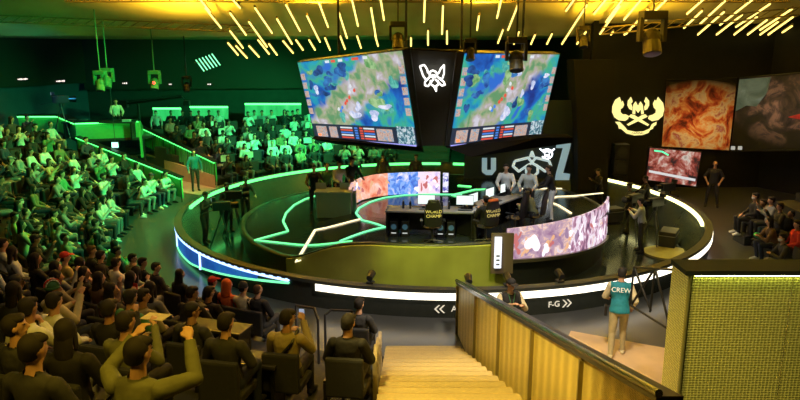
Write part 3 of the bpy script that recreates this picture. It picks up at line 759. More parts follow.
# curtain wall between platform end and exit, exit passage walls
pe = atz(138, 121, plz-.12)
MB().poly([pe, atz(141, 127, 2.15), atz(141, 127, 2.15)-Vector((0, 0, 1.1)), pe-Vector((0, 0, 1.7))], (.08, .1, 0)).build('end_panel', fas_m, None)
tag(bpy.data.objects['end_panel'], 'dim green end panel closing the presenter platform above the exit sign', 'panel')
wood_m = mat('pale_wood', (.50, .33, .22), .5, nz=.25, nscale=3)
ax = atz(181, 190, 0); bx = atz(222, 188, 0)
struct('exit_floor', MB().poly([(-8.0, 26.6, .0), (-7.0, 28.6, .0), (-12.6, 33.6, .0), (-14.3, 31.2, .0)], (0, 0, .02)), wood_m)
w1 = atz(141, 190, 0)
struct('trim_4', MB().poly([(-7.9, 28.2, .02), (-12.3, 31.9, .02), (-12.3, 31.9, .95), (-7.9, 28.2, .55)], (.05, .08, 0)), wood_m)
struct('trim_5', MB().poly([(-12.4, 32.0, .02), (-13.9, 30.6, .02), (-13.9, 30.6, .9), (-12.4, 32.0, .9)], (-.05, .08, 0)), wood_m)
# exit sign
ex = empty('exit_sign', aty(115, 145, 28), 0, 'small bright white-green box sign hanging over the left exit ramp', 'exit sign')
MB().box((0, 0, 0), (.26, .06, .22), bev=.01).build('face', glow('exit_glow', (.35, 1, .65), 3.0), ex)
MB().box((0, .04, 0), (.30, .05, .26)).build('frame', black, ex)
MB().cyl((0, .04, .12), (0, .04, 3.0), .012, n=6).build('hanger', steel, ex)

# green lit back bands behind the far stand
band = ramp_mat('green_band', [(.3, (.02, .55, .10)), (.6, (.05, .95, .22)), (.8, (.3, 1, .45))], 2.2, .75, stretch=(1, 1, .2))
for i, (x0, x1, yt, yb) in enumerate(((153, 181, 108.5, 121), (190, 228, 107, 119), (245, 301, 104, 116))):
    a = aty(x0, yt, 37.8); b = aty(x1, yt, 38.0); c = aty(x1, yb, 38.0); d = aty(x0, yb, 37.8)
    cen = (a+c)/2
    e = empty('light_wall', cen, 0, ['shortest glowing green wall panel, left behind the far stand', 'middle glowing green wall panel behind the far stand', 'longest glowing green wall panel, nearest the left giant screen'][i], 'light panel')
    MB().poly([p-cen for p in (a, b, c, d)], (0, .08, 0)).build('panel', band, e)
    MB().cyl(a-cen+Vector((0, -.04, 0)), b-cen+Vector((0, -.04, 0)), .05, n=6).build('light_strip', led_g, e)
# small lit lettering on the soffit (too small to read)
for (x, y, w_, lb) in ((19, 79, 12, 'tiny white lit word on the black band, far left'), (57, 81, 11, 'tiny white lit word on the black band, second from left'), (127, 83, 5, 'tiny white lit mark on the black band over the presenter'), (172, 84, 3, 'tiny white point of light on the black band right of the red lamp'), (211, 84, 4, 'tiny white lit mark on the black band over the far stand')):
    A_s, B_s = ((-26.5, 16.3), (-18.2, 40.0)) if x < 70 else ((-18.3, 39.6), (8.4, 42.8))
    r = ray(x, y); dx_, dy_ = B_s[0]-A_s[0], B_s[1]-A_s[1]
    t = (A_s[0]*dy_-A_s[1]*dx_)/(r.x*dy_-r.y*dx_); ln_ = math.hypot(dx_, dy_)
    p = cC+r*t+Vector((dy_/ln_, -dx_/ln_, 0))*.30
    e = empty('lit_sign', p, math.atan2(dy_, dx_), lb, 'sign')
    mb = MB(); L_ = w_/671*p.y; n = max(2, int(w_/1.6))
    for i in range(n): mb.box((-L_/2+L_*i/n, 0, 0), (L_/n*.6, .02, .05+.02*(i % 3)))
    mb.build('letters', glow('word_white', (1, .85, .75), 1.6), e)
    MB().box((0, .05, 0), (L_*1.1, .05, .2)).build('backing', black, e)

# ------------------------------------------------------------------ right side: wall emblem, banners, monitor
WY = 28.45
GM = glow('emblem_gold', (1, .85, .30), 1.25)
def WP(px, py): return aty(px, py, WY)
# pixel mapping from the crop: x = 600+cx/6.66, y = 85+cy/6.66
def g(pts): return [(600+x/6.66, 85+y/6.66) for x, y in pts]
shapes = [
 ('wing', g([(130, 80), (100, 100), (82, 140), (80, 180), (95, 215), (125, 235), (165, 238), (185, 225), (190, 205), (170, 195), (150, 195), (135, 180), (135, 160), (150, 150), (158, 130), (150, 105), (143, 118)])),
 ('wing', g([(385, 80), (372, 110), (365, 98), (352, 125), (358, 150), (372, 165), (370, 185), (350, 198), (325, 205), (320, 225), (345, 240), (385, 232), (415, 205), (425, 160), (418, 120), (400, 98)])),
 ('letter', g([(215, 190), (222, 130), (236, 110), (252, 140), (268, 110), (282, 130), (290, 190), (275, 195), (270, 160), (252, 185), (234, 160), (232, 195)])),
 ('horn', g([(205, 80), (185, 105), (182, 135), (195, 160), (212, 168), (214, 145), (205, 125), (215, 108)])),
 ('horn', g([(305, 80), (325, 105), (325, 135), (312, 160), (296, 168), (294, 145), (304, 125), (294, 108)])),
 ('axe', g([(178, 262), (280, 200), (300, 195), (315, 210), (295, 220), (188, 270)])),
 ('axe', g([(325, 262), (225, 198), (205, 195), (190, 210), (210, 220), (316, 272)])),
 ('ribbon', g([(100, 245), (130, 245), (165, 280), (180, 300), (240, 312), (290, 308), (330, 290), (345, 260), (375, 245), (372, 265), (355, 275), (350, 290), (330, 300), (320, 318), (280, 332), (225, 335), (175, 322), (150, 300), (140, 292), (125, 290), (120, 268)]))]
ge = empty('wall_emblem', WP(637, 116), 0, 'glowing yellow winged emblem with a letter M and ribbon on the dark wall', 'emblem')
for nm, pts in shapes:
    MB().poly([WP(x, y)-ge.location for x, y in pts], (0, -.05, 0)).build(nm, GM, ge)
rb = WP(637, 133.2); text_obj('ribbon_lettering', 'GAMING', .13, mat('ribbon_print', (.05, .04, 0), .6), ge, frame(rb-ge.location+Vector((0, -.06, -.0)), (1, 0, 0), (0, 0, 1)), .003)
def banner(name, px, Y0, Y1, m, label):
    pts = [aty(px[0][0], px[0][1], Y0), aty(px[1][0], px[1][1], Y1), aty(px[2][0], px[2][1], Y1), aty(px[3][0], px[3][1], Y0)]
    c = sum(pts, Vector())/4
    e = empty(name, c, 0, label, 'banner')
    MB().poly([p-c for p in pts], (0, .03, 0)).build('print', m, e)
    MB().cyl(pts[0]-c, pts[1]-c, .03, n=6).build('top_rod', black, e)
    MB().cyl(pts[3]-c, pts[2]-c, .03, n=6).build('bottom_rod', black, e)
    return e, pts
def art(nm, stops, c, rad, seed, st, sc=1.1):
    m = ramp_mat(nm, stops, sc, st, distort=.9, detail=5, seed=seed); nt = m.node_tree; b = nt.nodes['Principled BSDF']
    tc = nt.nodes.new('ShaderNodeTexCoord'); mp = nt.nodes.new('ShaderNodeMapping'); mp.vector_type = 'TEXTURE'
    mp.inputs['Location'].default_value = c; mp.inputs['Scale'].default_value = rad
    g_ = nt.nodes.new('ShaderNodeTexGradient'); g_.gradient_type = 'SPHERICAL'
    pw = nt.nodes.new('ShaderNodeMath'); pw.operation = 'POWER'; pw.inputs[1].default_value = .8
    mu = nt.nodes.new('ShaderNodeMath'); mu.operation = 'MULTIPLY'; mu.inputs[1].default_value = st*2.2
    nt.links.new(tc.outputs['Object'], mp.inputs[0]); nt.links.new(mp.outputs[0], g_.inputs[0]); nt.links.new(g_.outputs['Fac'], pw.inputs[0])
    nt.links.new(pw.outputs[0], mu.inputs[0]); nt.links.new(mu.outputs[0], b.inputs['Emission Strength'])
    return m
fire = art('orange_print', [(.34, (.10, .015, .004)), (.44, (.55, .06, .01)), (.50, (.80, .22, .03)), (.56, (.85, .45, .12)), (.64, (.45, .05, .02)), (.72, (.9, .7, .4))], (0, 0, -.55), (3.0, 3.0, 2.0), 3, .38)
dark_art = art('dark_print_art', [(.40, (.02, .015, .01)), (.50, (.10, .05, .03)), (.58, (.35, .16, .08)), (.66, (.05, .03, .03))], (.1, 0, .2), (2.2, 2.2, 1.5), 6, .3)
banner('printed_banner', [(667, 80), (737, 78), (729, 151), (662, 147)], WY-.12, WY-.12, fire, 'backlit orange and brown abstract banner on the wall above the monitor')
be, bpt = banner('printed_banner', [(740, 78), (835, 70), (824, 150), (731, 151)], 27.4, 24.2, dark_art, 'dark backlit banner with red streaks at the right edge')
def patch(nm, uv, m):
    Q_ = bpt; n_ = (Q_[1]-Q_[0]).cross(Q_[3]-Q_[0]).normalized(); n_ = -n_ if n_.y > 0 else n_
    MB().poly([uvp(Q_, u, v)-be.location+n_*.02 for u, v in uv], n_*.01).build(nm, m, be)
patch('printed_red_streak', [(.60, .56), (.80, .50), (1.0, .30), (1.0, .52), (.80, .62)], ramp_mat('red_streak', [(.35, (.25, .01, .01)), (.6, (.75, .03, .02))], 1.5, .5))
patch('printed_pale_corner', [(.0, .02), (.36, .02), (.34, .22), (.24, .40), (.12, .38), (.0, .45)], ramp_mat('pale_corner', [(.35, (.10, .14, .07)), (.6, (.25, .30, .18)), (.75, (.5, .55, .45))], 1.2, .35))
# monitor on stand
tvp = atz(672, 205, 0); tvp = aty(672, 186, 26.6)
tv = empty('presentation_monitor', (tvp.x, 26.6, 0), 0, 'large flat monitor showing a red scene with a green streak below the orange banner', 'monitor')
def T(px, py): p = aty(px, py, 26.6); return Vector((p.x-tvp.x, 0, p.z))
c4 = [T(649, 147), T(702, 152), T(696.5, 187), T(645, 180)]
MB().poly(c4, (0, .08, 0)).build('casing', plastic, tv)
cc = sum(c4, Vector())/4
scr = MB().poly([cc+(p-cc)*.96+Vector((0, -.01, 0)) for p in c4], (0, -.01, 0)).build('screen', ramp_mat('tv_red', [(.38, (.03, .02, .02)), (.48, (.35, .06, .04)), (.55, (.60, .25, .2)), (.62, (.8, .7, .6)), (.75, (.2, .1, .08))], 2.0, .8, distort=.5, seed=4), tv)
MB().tube([T(654, 150.5)+Vector((0, -.04, 0)), T(662, 151.5)+Vector((0, -.04, 0)), T(668, 155)+Vector((0, -.04, 0))], .03).build('green_streak', glow('tv_green', (.1, .9, .4), 1.6), scr)
MB().poly([cc+(p-cc)*.9+Vector((0, -.03, 0)) for p in (c4[3].lerp(c4[0], .22), c4[2].lerp(c4[1], .12), c4[2].lerp(c4[1], .20), c4[3].lerp(c4[0], .30))], (0, -.01, 0)).build('white_band', glow('tv_white', (.7, .7, .7), 1.0), scr)
MB().cyl((0, .1, .03), (0, .1, cc.z), .035).cyl((-.0, .1, .0), (0, .1, .04), .35, n=20).build('stand', black, tv)
# two small wall lights beside
for i, (x, y, lb) in enumerate(((733, 148, 'left of two small pale wall boxes under the dark banner'), (740, 148, 'right of two small pale wall boxes under the dark banner'))):
    o = MB().box(aty(x, y, 26.2), (.14, .08, .14), bev=.015).build('wall_box', glow('pale_box', (.9, .9, .8), .45), None); tag(o, lb, 'wall box')

# ------------------------------------------------------------------ balustrades by the near stair
def mesh_metal(name, c1, c2, scale, em=0):
    m = bpy.data.materials.new(name); m.use_nodes = True; nt = m.node_tree; b = nt.nodes['Principled BSDF']
    tc = nt.nodes.new('ShaderNodeTexCoord'); v = nt.nodes.new('ShaderNodeTexVoronoi'); v.inputs['Scale'].default_value = scale; v.inputs['Randomness'].default_value = .15
    mp = nt.nodes.new('ShaderNodeMapping'); mp.inputs['Scale'].default_value = (1, 1, 1.3)
    nt.links.new(tc.outputs['Object'], mp.inputs[0]); nt.links.new(mp.outputs[0], v.inputs['Vector'])
    mr = nt.nodes.new('ShaderNodeMapRange'); mr.inputs[1].default_value = .25; mr.inputs[2].default_value = .55
    nt.links.new(v.outputs['Distance'], mr.inputs[0])
    mx = nt.nodes.new('ShaderNodeMix'); mx.data_type = 'RGBA'; mx.inputs[6].default_value = (*c2, 1); mx.inputs[7].default_value = (*c1, 1)
    nt.links.new(mr.outputs[0], mx.inputs[0]); nt.links.new(mx.outputs[2], b.inputs['Base Color'])
    bp_ = nt.nodes.new('ShaderNodeBump'); bp_.inputs['Strength'].default_value = .5; bp_.inputs['Distance'].default_value = .02
    nt.links.new(mr.outputs[0], bp_.inputs['Height']); nt.links.new(bp_.outputs[0], b.inputs['Normal'])
    b.inputs['Roughness'].default_value = .38; b.inputs['Metallic'].default_value = .25
    return m
gold_mesh = mesh_metal('gold_perforated', (.85, .68, .20), (.50, .37, .08), 34)
lime_mesh = mesh_metal('lime_perforated', (.80, .78, .22), (.34, .34, .07), 19)
led_w = glow('warm_underlight', (1, .85, .35), 4)
A = aty(458, 284, 13.1); B = aty(662, 402, 4.9)
fb = 0.02
bal = empty('stair_balustrade', (A.x, A.y, 0), 0, 'long gold perforated balustrade with dark rail sloping down beside the stair', 'balustrade')
bo = bal.location.copy()
n = 5
for i in range(n):
    t0, t1 = i/n+.004, (i+1)/n-.004
    p0, p1 = A.lerp(B, t0), A.lerp(B, t1)
    g0 = max(0.0, (11.4-p0.y)*TZ/TD-.15); g1 = max(0.0, (11.4-p1.y)*TZ/TD-.15)
    MB().poly([p0-bo-Vector((0, 0, .03)), p1-bo-Vector((0, 0, .03)), Vector((p1.x, p1.y, g1+.01))-bo, Vector((p0.x, p0.y, g0+.01))-bo], (.05, 0, 0)).build('mesh_panel', gold_mesh, bal)
    MB().box((p0.x-bo.x-.02, p0.y-bo.y, (p0.z+g0)/2-.02), (.05, .04, p0.z-g0-.04)).build('post', mat('post_gold', (.3, .24, .08), .4, .4), bal)
MB().poly([A-bo+Vector((-.05, 0, 0)), B-bo+Vector((-.05, 0, 0)), B-bo+Vector((.17, 0, 0)), A-bo+Vector((.17, 0, 0))], (0, 0, .05)).build('top_rail', mat('rail_dark', (.05, .05, .05), .28, .5), bal)
MB().cyl(A-bo+Vector((-.03, 0, .075)), B-bo+Vector((-.03, 0, .075)), .035, n=10).build('handrail', mat('handrail_grey', (.22, .22, .22), .25, .9), bal)

rbx, rby, rtz = 3.98, 9.2, 0
TR_ = aty(690, 273, rby); rtz = TR_.z; X0 = TR_.x
gb = empty('corner_balustrade', (X0, rby, 0), 0, 'tall lime-gold perforated barrier with dark top ledge at the lower right', 'balustrade')
for i in range(3):
    MB().poly([(i*1.5+.01, 0, .0), (i*1.5+1.49, 0, .0), (i*1.5+1.49, 0, rtz-.02), (i*1.5+.01, 0, rtz-.02)], (0, .05, 0)).build('mesh_panel', lime_mesh, gb)
MB().poly([(-.0, .0, 0), (0, .62, 0), (0, .62, rtz-.02), (0, 0, rtz-.02)], (.05, 0, 0)).build('side_panel', lime_mesh, gb)
MB().box((2.2, .17, rtz+.03), (4.6, .55, .07)).build('top_ledge', mat('ledge_olive', (.014, .018, .011), .7, spec=.12), gb)
for x in (0.0,): MB().cyl((x, -.015, .0), (x, -.015, rtz), .025, n=8).build('corner_post', mat('post_lime', (.4, .38, .12), .35, .6), gb)
MB().cyl((.05, -.06, rtz-.02), (4.4, -.06, rtz-.02), .010, n=6).build('light_strip', glow('lime_underlight', (.95, 1, .30), 16), gb)
# black gate frame with diagonals
ga = aty(640, 268, 10.4); gbp = aty(676, 270, 9.95)
gt = empty('gate_rail', (ga.x, ga.y, 0), 0, 'black metal gate rail with diagonal bars beside the crew member in the teal vest', 'railing')
def GP(px, py, t): 
    Y = 10.9-.9*t; p = aty(px, py, Y); return p-gt.location
for a_, b_ in (((634, 267, 0), (678, 270, 1)), ((634, 267, 0), (630, 305, 0)), ((655, 268, .5), (650, 312, .5)), ((678, 270, 1), (670, 330, 1)), ((634, 267, 0), (651, 311, .5)), ((655, 268, .5), (670, 328, 1)), ((655, 268, .5), (632, 304, 0)), ((630, 305, 0), (670, 330, 1))):
    MB().cyl(GP(*a_), GP(*b_), .02, n=8).build('bar', black, gt)
for a_ in ((678, 270, 1),):
    p_ = GP(*a_); MB().cyl(p_, (p_.x, p_.y, 0), .025, n=8).build('post', black, gt)
# low wood kerb beyond
struct('ramp_floor', MB().poly([(2.0, 9.6, .0), (3.96, 9.2, .0), (5.6, 12.2, .0), (3.6, 13.2, .0)], (0, 0, .025)), mat('lit_wood', (.50, .36, .22), .45, nz=.3, nscale=2))

# ================================================================== PEOPLE
def rot_about(p, c, yaw, pitch):
    v = Vector(p)-Vector(c); v = Matrix.Rotation(yaw, 3, 'Z') @ (Matrix.Rotation(pitch, 3, 'X') @ v); return v+Vector(c)
POSES = {
 # hip height, torso lean (shoulder centre), elbows, wrists (R then L as +-x), knees, ankles
 'lap':   dict(hip=(0, 0, .52), sh=(0, -.05, 1.00), el=((.27, .02, .74), (-.27, .02, .74)), wr=((.12, .26, .64), (-.12, .26, .64)), kn=((.13, .43, .53), (-.13, .43, .53)), an=((.14, .40, .10), (-.14, .40, .10))),
 'lean':  dict(hip=(0, 0, .52), sh=(0, .16, .96), el=((.26, .30, .68), (-.26, .30, .68)), wr=((.06, .46, .76), (-.06, .46, .76)), kn=((.18, .43, .53), (-.18, .43, .53)), an=((.17, .36, .10), (-.17, .36, .10))),
 'phone': dict(hip=(0, 0, .52), sh=(0, -.02, 1.00), el=((.27, .12, .78), (-.25, .10, .76)), wr=((.10, .34, 1.06), (-.08, .32, .90)), kn=((.13, .43, .53), (-.13, .43, .53)), an=((.14, .42, .10), (-.14, .34, .10))),
 'chin':  dict(hip=(0, 0, .52), sh=(.02, .06, .99), el=((.22, .26, .74), (-.26, .05, .74)), wr=((.06, .21, 1.00), (.05, .25, .70)), kn=((.10, .43, .55), (-.16, .42, .53)), an=((.12, .44, .10), (-.14, .34, .10))),
 'raise': dict(hip=(0, 0, .52), sh=(0, .0, 1.02), el=((.34, .18, 1.00), (-.34, .18, 1.00)), wr=((.22, .36, 1.20), (-.22, .36, 1.20)), kn=((.13, .43, .53), (-.13, .43, .53)), an=((.14, .40, .10), (-.14, .40, .10))),
 'stand': dict(hip=(0, 0, .94), sh=(0, 0, 1.44), el=((.28, -.02, 1.14), (-.28, -.02, 1.14)), wr=((.27, .10, .90), (-.27, .10, .90)), kn=((.11, .03, .50), (-.11, .02, .50)), an=((.12, -.02, .09), (-.12, -.02, .09))),
 'desk':  dict(hip=(0, 0, .94), sh=(0, .10, 1.42), el=((.27, .24, 1.16), (-.27, .24, 1.16)), wr=((.20, .46, 1.06), (-.20, .46, 1.06)), kn=((.11, .04, .50), (-.11, .04, .50)), an=((.12, -.02, .09), (-.12, -.02, .09))),
 'walk':  dict(hip=(0, 0, .92), sh=(0, .12, 1.40), el=((.28, .02, 1.12), (-.27, .18, 1.12)), wr=((.24, .20, .92), (-.22, .40, 1.02)), kn=((.10, .14, .50), (-.11, -.06, .49)), an=((.11, .10, .09), (-.12, -.22, .12))),
 'camera': dict(hip=(0, 0, .93), sh=(0, .06, 1.42), el=((.28, .16, 1.20), (-.26, .20, 1.16)), wr=((.12, .36, 1.34), (-.10, .38, 1.30)), kn=((.13, .08, .50), (-.13, -.02, .50)), an=((.15, .04, .09), (-.15, -.10, .09))),
 'arms':  dict(hip=(0, 0, .94), sh=(0, 0, 1.44), el=((.32, .0, 1.16), (-.32, .0, 1.16)), wr=((.22, .16, .98), (-.22, .16, .98)), kn=((.16, .03, .50), (-.16, .03, .50)), an=((.20, -.02, .09), (-.20, -.02, .09))),
}
PROTO = {}
def lp(a, b, t): return Vector(a).lerp(Vector(b), t)
def build_proto(pose, yaw, tilt, vox, female=False, fingers=False):
    P = POSES[pose]; k = .92 if female else 1.0
    hip, sh = Vector(P['hip']), Vector(P['sh'])
    up = (sh-hip).normalized(); fw = Vector((0, up.z, -up.y))
    m = MB(); seg = []
    def cap(a, b, ra, rb, reg):
        m.hull([(a, (ra,)*3), (b, (rb,)*3)], 2); seg.append((Vector(a), Vector(b), ra, rb, reg))
    # torso
    wst = hip.lerp(sh, .45)+fw*.01; chest = hip.lerp(sh, .78)+fw*.015
    m.hull([(hip, (.165*(1.04 if female else 1), .125, .10)), (wst, (.135*k, .10, .10))])
    m.hull([(wst, (.135*k, .10, .10)), (chest, (.165*k, .115, .12))])
    m.hull([(chest, (.165*k, .115, .12)), (sh-up*.02, (.165*k, .075, .06))])
    for sx in (-.07, 0, .07):
        seg.append((hip+Vector((sx, 0, .08)), sh+Vector((sx, 0, -.02)), .10, .09, 'shirt'))
        seg.append((hip+Vector((sx, 0, -.02)), hip+Vector((sx, 0, .02)), .11, .11, 'trousers'))
    neck0 = sh+up*.02; nb = sh+up*.03+fw*.01
    hc = nb+Vector((0, .03, .185)); piv = nb+Vector((0, 0, .08))
    def H(p): return rot_about(p, piv, yaw, tilt)
    cap(nb-up*.04, H(hc+Vector((0, -.012, -.07))), .062*k, .052*k, 'skin')
    # head
    RH = Matrix.Rotation(yaw, 4, 'Z') @ Matrix.Rotation(tilt, 4, 'X')
    def E(off, rad, sub=2): m.ball(H(hc+Vector(off)), rad, sub, RH)
    E((0, -.008, .018), (.074, .092, .092), 3)
    t = [((0, .012, -.01), (.062, .075, .06)), ((0, .034, -.075), (.034, .040, .032))]
    m.hull([(H(hc+Vector(o)), r) for o, r in t], 2)
    m.hull([(H(hc+Vector((0, .078, .02))), (.010,)*3), (H(hc+Vector((0, .100, -.022))), (.014,)*3), (H(hc+Vector((0, .078, -.03))), (.020, .01, .010))], 2)
    m.hull([(H(hc+Vector((s_*.045, .070, .032))), (.014, .012, .008)) for s_ in (-1, 1)], 1)
    m.hull([(H(hc+Vector((s_*.018, .076, -.052))), (.010, .010, .008)) for s_ in (-1, 1)], 1)
    for s_ in (-1, 1): E((s_*.076, -.004, -.002), (.011, .020, .030), 2)
    seg.append((H(hc), H(hc+Vector((0, .01, -.04))), .09, .06, 'skin'))
    for i in (0, 1):
        s_ = 1 if i == 0 else -1
        s0 = sh+Vector((s_*.175*k, 0, -.03)); e, wv = Vector(P['el'][i]), Vector(P['wr'][i])
        cap(s0, e, .056*k, .044*k, 'shirt'); cap(e, wv, .042*k, .028*k, 'sleeve')
        # hand
        d = (wv-e).normalized(); side = d.cross(Vector((0, 0, 1)));
        side = side.normalized() if side.length > .1 else Vector((1, 0, 0))
        side = -side if side.x*s_ > 0 else side      # towards the body midline: thumb side
        nrm = d.cross(side).normalized()
        pm = wv+d*.07
        m.hull([(wv+d*.01, (.024, .022, .022)), (pm+side*.026, (.015,)*3), (pm-side*.030, (.014,)*3)], 1)
        seg.append((wv, wv+d*.16, .03, .03, 'skin'))
        curl = nrm if nrm.z < 0 else -nrm
        for j, (off, ln) in enumerate(((.028, .074), (.009, .084), (-.011, .076), (-.030, .060))):
            a = pm+side*off; b = a+d*ln*.5+curl*.008; c = b+(d*.55+curl*.8).normalized()*ln*.5
            r = .0095 if fingers else .0115
            m.hull([(a, (r,)*3), (b, (r*.95,)*3)], 1); m.hull([(b, (r*.95,)*3), (c, (r*.8,)*3)], 1)
        a = wv+d*.03+side*.022; b = a+(d*.6+side*.8).normalized()*.035; c = b+(d+curl*.4).normalized()*.028
        m.hull([(a, (.013,)*3), (b, (.011,)*3)], 1); m.hull([(b, (.011,)*3), (c, (.009,)*3)], 1)
        # leg
        h0 = hip+Vector((s_*.09, .0, -.02)); kn, an = Vector(P['kn'][i]), Vector(P['an'][i])
        cap(h0, kn, .088*k, .060*k, 'trousers'); cap(kn, an, .056*k, .038*k, 'trousers')
        fz = an.z-.055
        m.hull([(an+Vector((0, -.03, -.05)), (.036, .036, .030)), (an+Vector((0, .0, -.01)), (.036, .038, .04)), (an+Vector((s_*.01, .10, -.055)), (.043, .04, .028)), (an+Vector((s_*.012, .16, -.062)), (.036, .035, .022))], 2)
        seg.append((an+Vector((0, -.02, -.05)), an+Vector((s_*.01, .16, -.06)), .04, .035, 'shoe')); seg.append((an+Vector((0, 0, -.01)), an+Vector((0, .04, -.03)), .035, .035, 'shoe'))
    me = m.mesh('body')
    o = bpy.data.objects.new('tmp', me); col.objects.link(o)
    rm = o.modifiers.new('r', 'REMESH'); rm.mode = 'VOXEL'; rm.voxel_size = vox
    sm_ = o.modifiers.new('s', 'SMOOTH'); sm_.factor = .5; sm_.iterations = 2 if vox < .012 else 1
    if vox > .012:
        dm = o.modifiers.new('d', 'DECIMATE'); dm.ratio = .30
    bpy.context.view_layer.update()
    body = bpy.data.meshes.new_from_object(o.evaluated_get(bpy.context.evaluated_depsgraph_get()))
    bpy.data.objects.remove(o); bpy.data.meshes.remove(me)
    for p in body.polygons: p.use_smooth = True
    # classify
    def region(c):
        best = 9; rg = None
        for a, b, ra, rb_, reg in seg:
            ab = b-a; t = max(0, min(1, (c-a).dot(ab)/max(1e-9, ab.length_squared)))
            dd = (c-a-ab*t).length-(ra+(rb_-ra)*t)
            if dd < best: best = dd; rg = reg
        return rg
    regs = [region(p.center) for p in body.polygons]
    def garment(name, which, infl, cond=None):
        b = bmesh.new(); b.from_mesh(body); b.faces.ensure_lookup_table()
        b.normal_update()
        mv = [v.co+v.normal*infl*(1+noise.noise(v.co*9)*.3+noise.noise(v.co*22)*.2) for v in b.verts]
        for v, c_ in zip(b.verts, mv): v.co = c_
        b.faces.ensure_lookup_table()
        bmesh.ops.delete(b, geom=[f for f in b.faces if regs[f.index] not in which or (cond and not cond(f.calc_center_median()))], context='FACES')
        mm = bpy.data.meshes.new(name); b.to_mesh(mm); b.free()
        for p in mm.polygons: p.use_smooth = True
        mm.materials.append(black); return mm
    D = dict(body=body, H=H, hc=hc, RH=RH, sh=sh, hip=hip, wr=P['wr'], up=up, fw=fw, seg=seg)
    body.materials.append(black)
    D['shirt'] = garment('jacket', ('shirt', 'sleeve'), .016)
    D['tee'] = garment('t_shirt', ('shirt',), .012)
    zc = hip.z
    D['vest'] = garment('vest', ('shirt', 'trousers'), .024, lambda c: abs(c.x) < .185 and c.z > hip.z-.02 and c.z < sh.z+.10 and c.y < .28)
    D['trousers'] = garment('trousers', ('trousers',), .012)
    D['shoes'] = [garment('shoe', ('shoe',), .007, lambda c: c.x > 0), garment('shoe', ('shoe',), .007, lambda c: c.x <= 0)]
    # hair styles
    def hair(style):
        h = MB()
        def E2(off, rad, sub=3): h.ball(H(hc+Vector(off)), rad, sub, RH)
        if style in ('short', 'crop'):
            kx = 1.0 if style == 'short' else .93
            h.hull([(H(hc+Vector((0, -.022, .034))), (.083*kx, .092*kx, .092*kx)), (H(hc+Vector((0, -.048, -.03))), (.070*kx, .055*kx, .045))], 3)
            if style == 'short': h.hull([(H(hc+Vector((-.03, .055, .075))), (.04, .03, .03)), (H(hc+Vector((.03, .055, .075))), (.04, .03, .03)), (H(hc+Vector((0, -.02, .07))), (.07, .07, .05))], 2)
        elif style == 'curly':
            rr = random.Random(3)
            E2((0, -.02, .045), (.088, .09, .085))
            for i in range(46):
                a = rr.uniform(0, 2*PI); e = rr.uniform(-.25, 1.2)
                v = Vector((math.cos(a)*math.cos(e)*.085, -.015+math.sin(a)*math.cos(e)*.09, .04+math.sin(e)*.085))
                if v.y > .05 and v.z < .07: continue
                h.ball(H(hc+v), (.026,)*3, 1)
        elif style == 'long':
            h.hull([(H(hc+Vector((0, -.020, .036))), (.086, .095, .093)), (H(hc+Vector((0, -.05, -.04))), (.078, .055, .05))], 3)
            h.hull([(H(hc+Vector((0, -.06, -.04))), (.080, .045, .05)), (H(hc+Vector((0, -.085, -.20))), (.085, .035, .05))], 2)
            for s_ in (-1, 1): h.hull([(H(hc+Vector((s_*.072, -.005, .03))), (.018, .035, .04)), (H(hc+Vector((s_*.078, -.01, -.14))), (.018, .03, .03))], 2)
        elif style == 'cap':
            h.hull([(H(hc+Vector((0, -.012, .050))), (.084, .098, .075))], 3)
            h.hull([(H(hc+Vector((s_*.045, .10, .055))), (.03, .03, .006)) for s_ in (-1, 1)]+[(H(hc+Vector((s_*.035, .145, .045))), (.03, .02, .006)) for s_ in (-1, 1)], 2)
        elif style == 'beanie':
            h.hull([(H(hc+Vector((0, -.015, .055))), (.088, .100, .085)), (H(hc+Vector((0, -.03, .12))), (.05, .05, .03))], 3)
            h.hull([(H(hc+Vector((0, -.016, .022))), (.093, .104, .020)), (H(hc+Vector((0, -.016, .045))), (.093, .104, .018))], 3)
        elif style == 'hood':
            h.hull([(H(hc+Vector((0, -.035, .04))), (.10, .10, .105)), (H(hc+Vector((0, -.06, -.06))), (.10, .075, .06)), (sh+Vector((0, -.04, .04)), (.12, .07, .04))], 3)
        me_ = h.mesh('hair', True); me_.materials.append(black); return me_
    D['hair'] = {}; D['mkhair'] = hair
    D['eyes'] = []
    for s_ in (-1, 1):
        e = MB().ball(H(hc+Vector((s_*.030, .0735, .012))), (.013, .009, .0065), 2, RH).mesh('eye', True); e.materials.append(black); D['eyes'].append(e)
    g_ = MB()
    for s_ in (-1, 1): g_.ball(H(hc+Vector((s_*.033, .092, .012))), (.026, .004, .019), 2, RH)
    g_.cyl(H(hc+Vector((-.06, .085, .016))), H(hc+Vector((.06, .085, .016))), .004, n=6)
    for s_ in (-1, 1): g_.cyl(H(hc+Vector((s_*.06, .085, .016))), H(hc+Vector((s_*.079, 0, .012))), .003, n=6)
    D['glasses'] = g_.mesh('glasses', True); D['glasses'].materials.append(black)
    k_ = MB().hull([(H(hc+Vector((0, .095, -.02))), (.022, .012, .012)), (H(hc+Vector((0, .072, -.075))), (.030, .02, .015)), (H(hc+Vector((-.055, .035, -.04))), (.014, .02, .026)), (H(hc+Vector((.055, .035, -.04))), (.014, .02, .026))], 2)
    D['mask'] = k_.mesh('mask', True); D['mask'].materials.append(black)
    return D
def proto(pose, yaw=0, tilt=0, hi=False, female=False):
    key = (pose, yaw, tilt, hi, female)
    if key not in PROTO: PROTO[key] = build_proto(pose, Rd(yaw), Rd(tilt), .0085 if hi else .020, female, hi)
    return PROTO[key]
SK = [mat('skin_light', (.62, .36, .24), .5), mat('skin_mid', (.50, .28, .18), .5), mat('skin_tan', (.42, .22, .13), .5)]
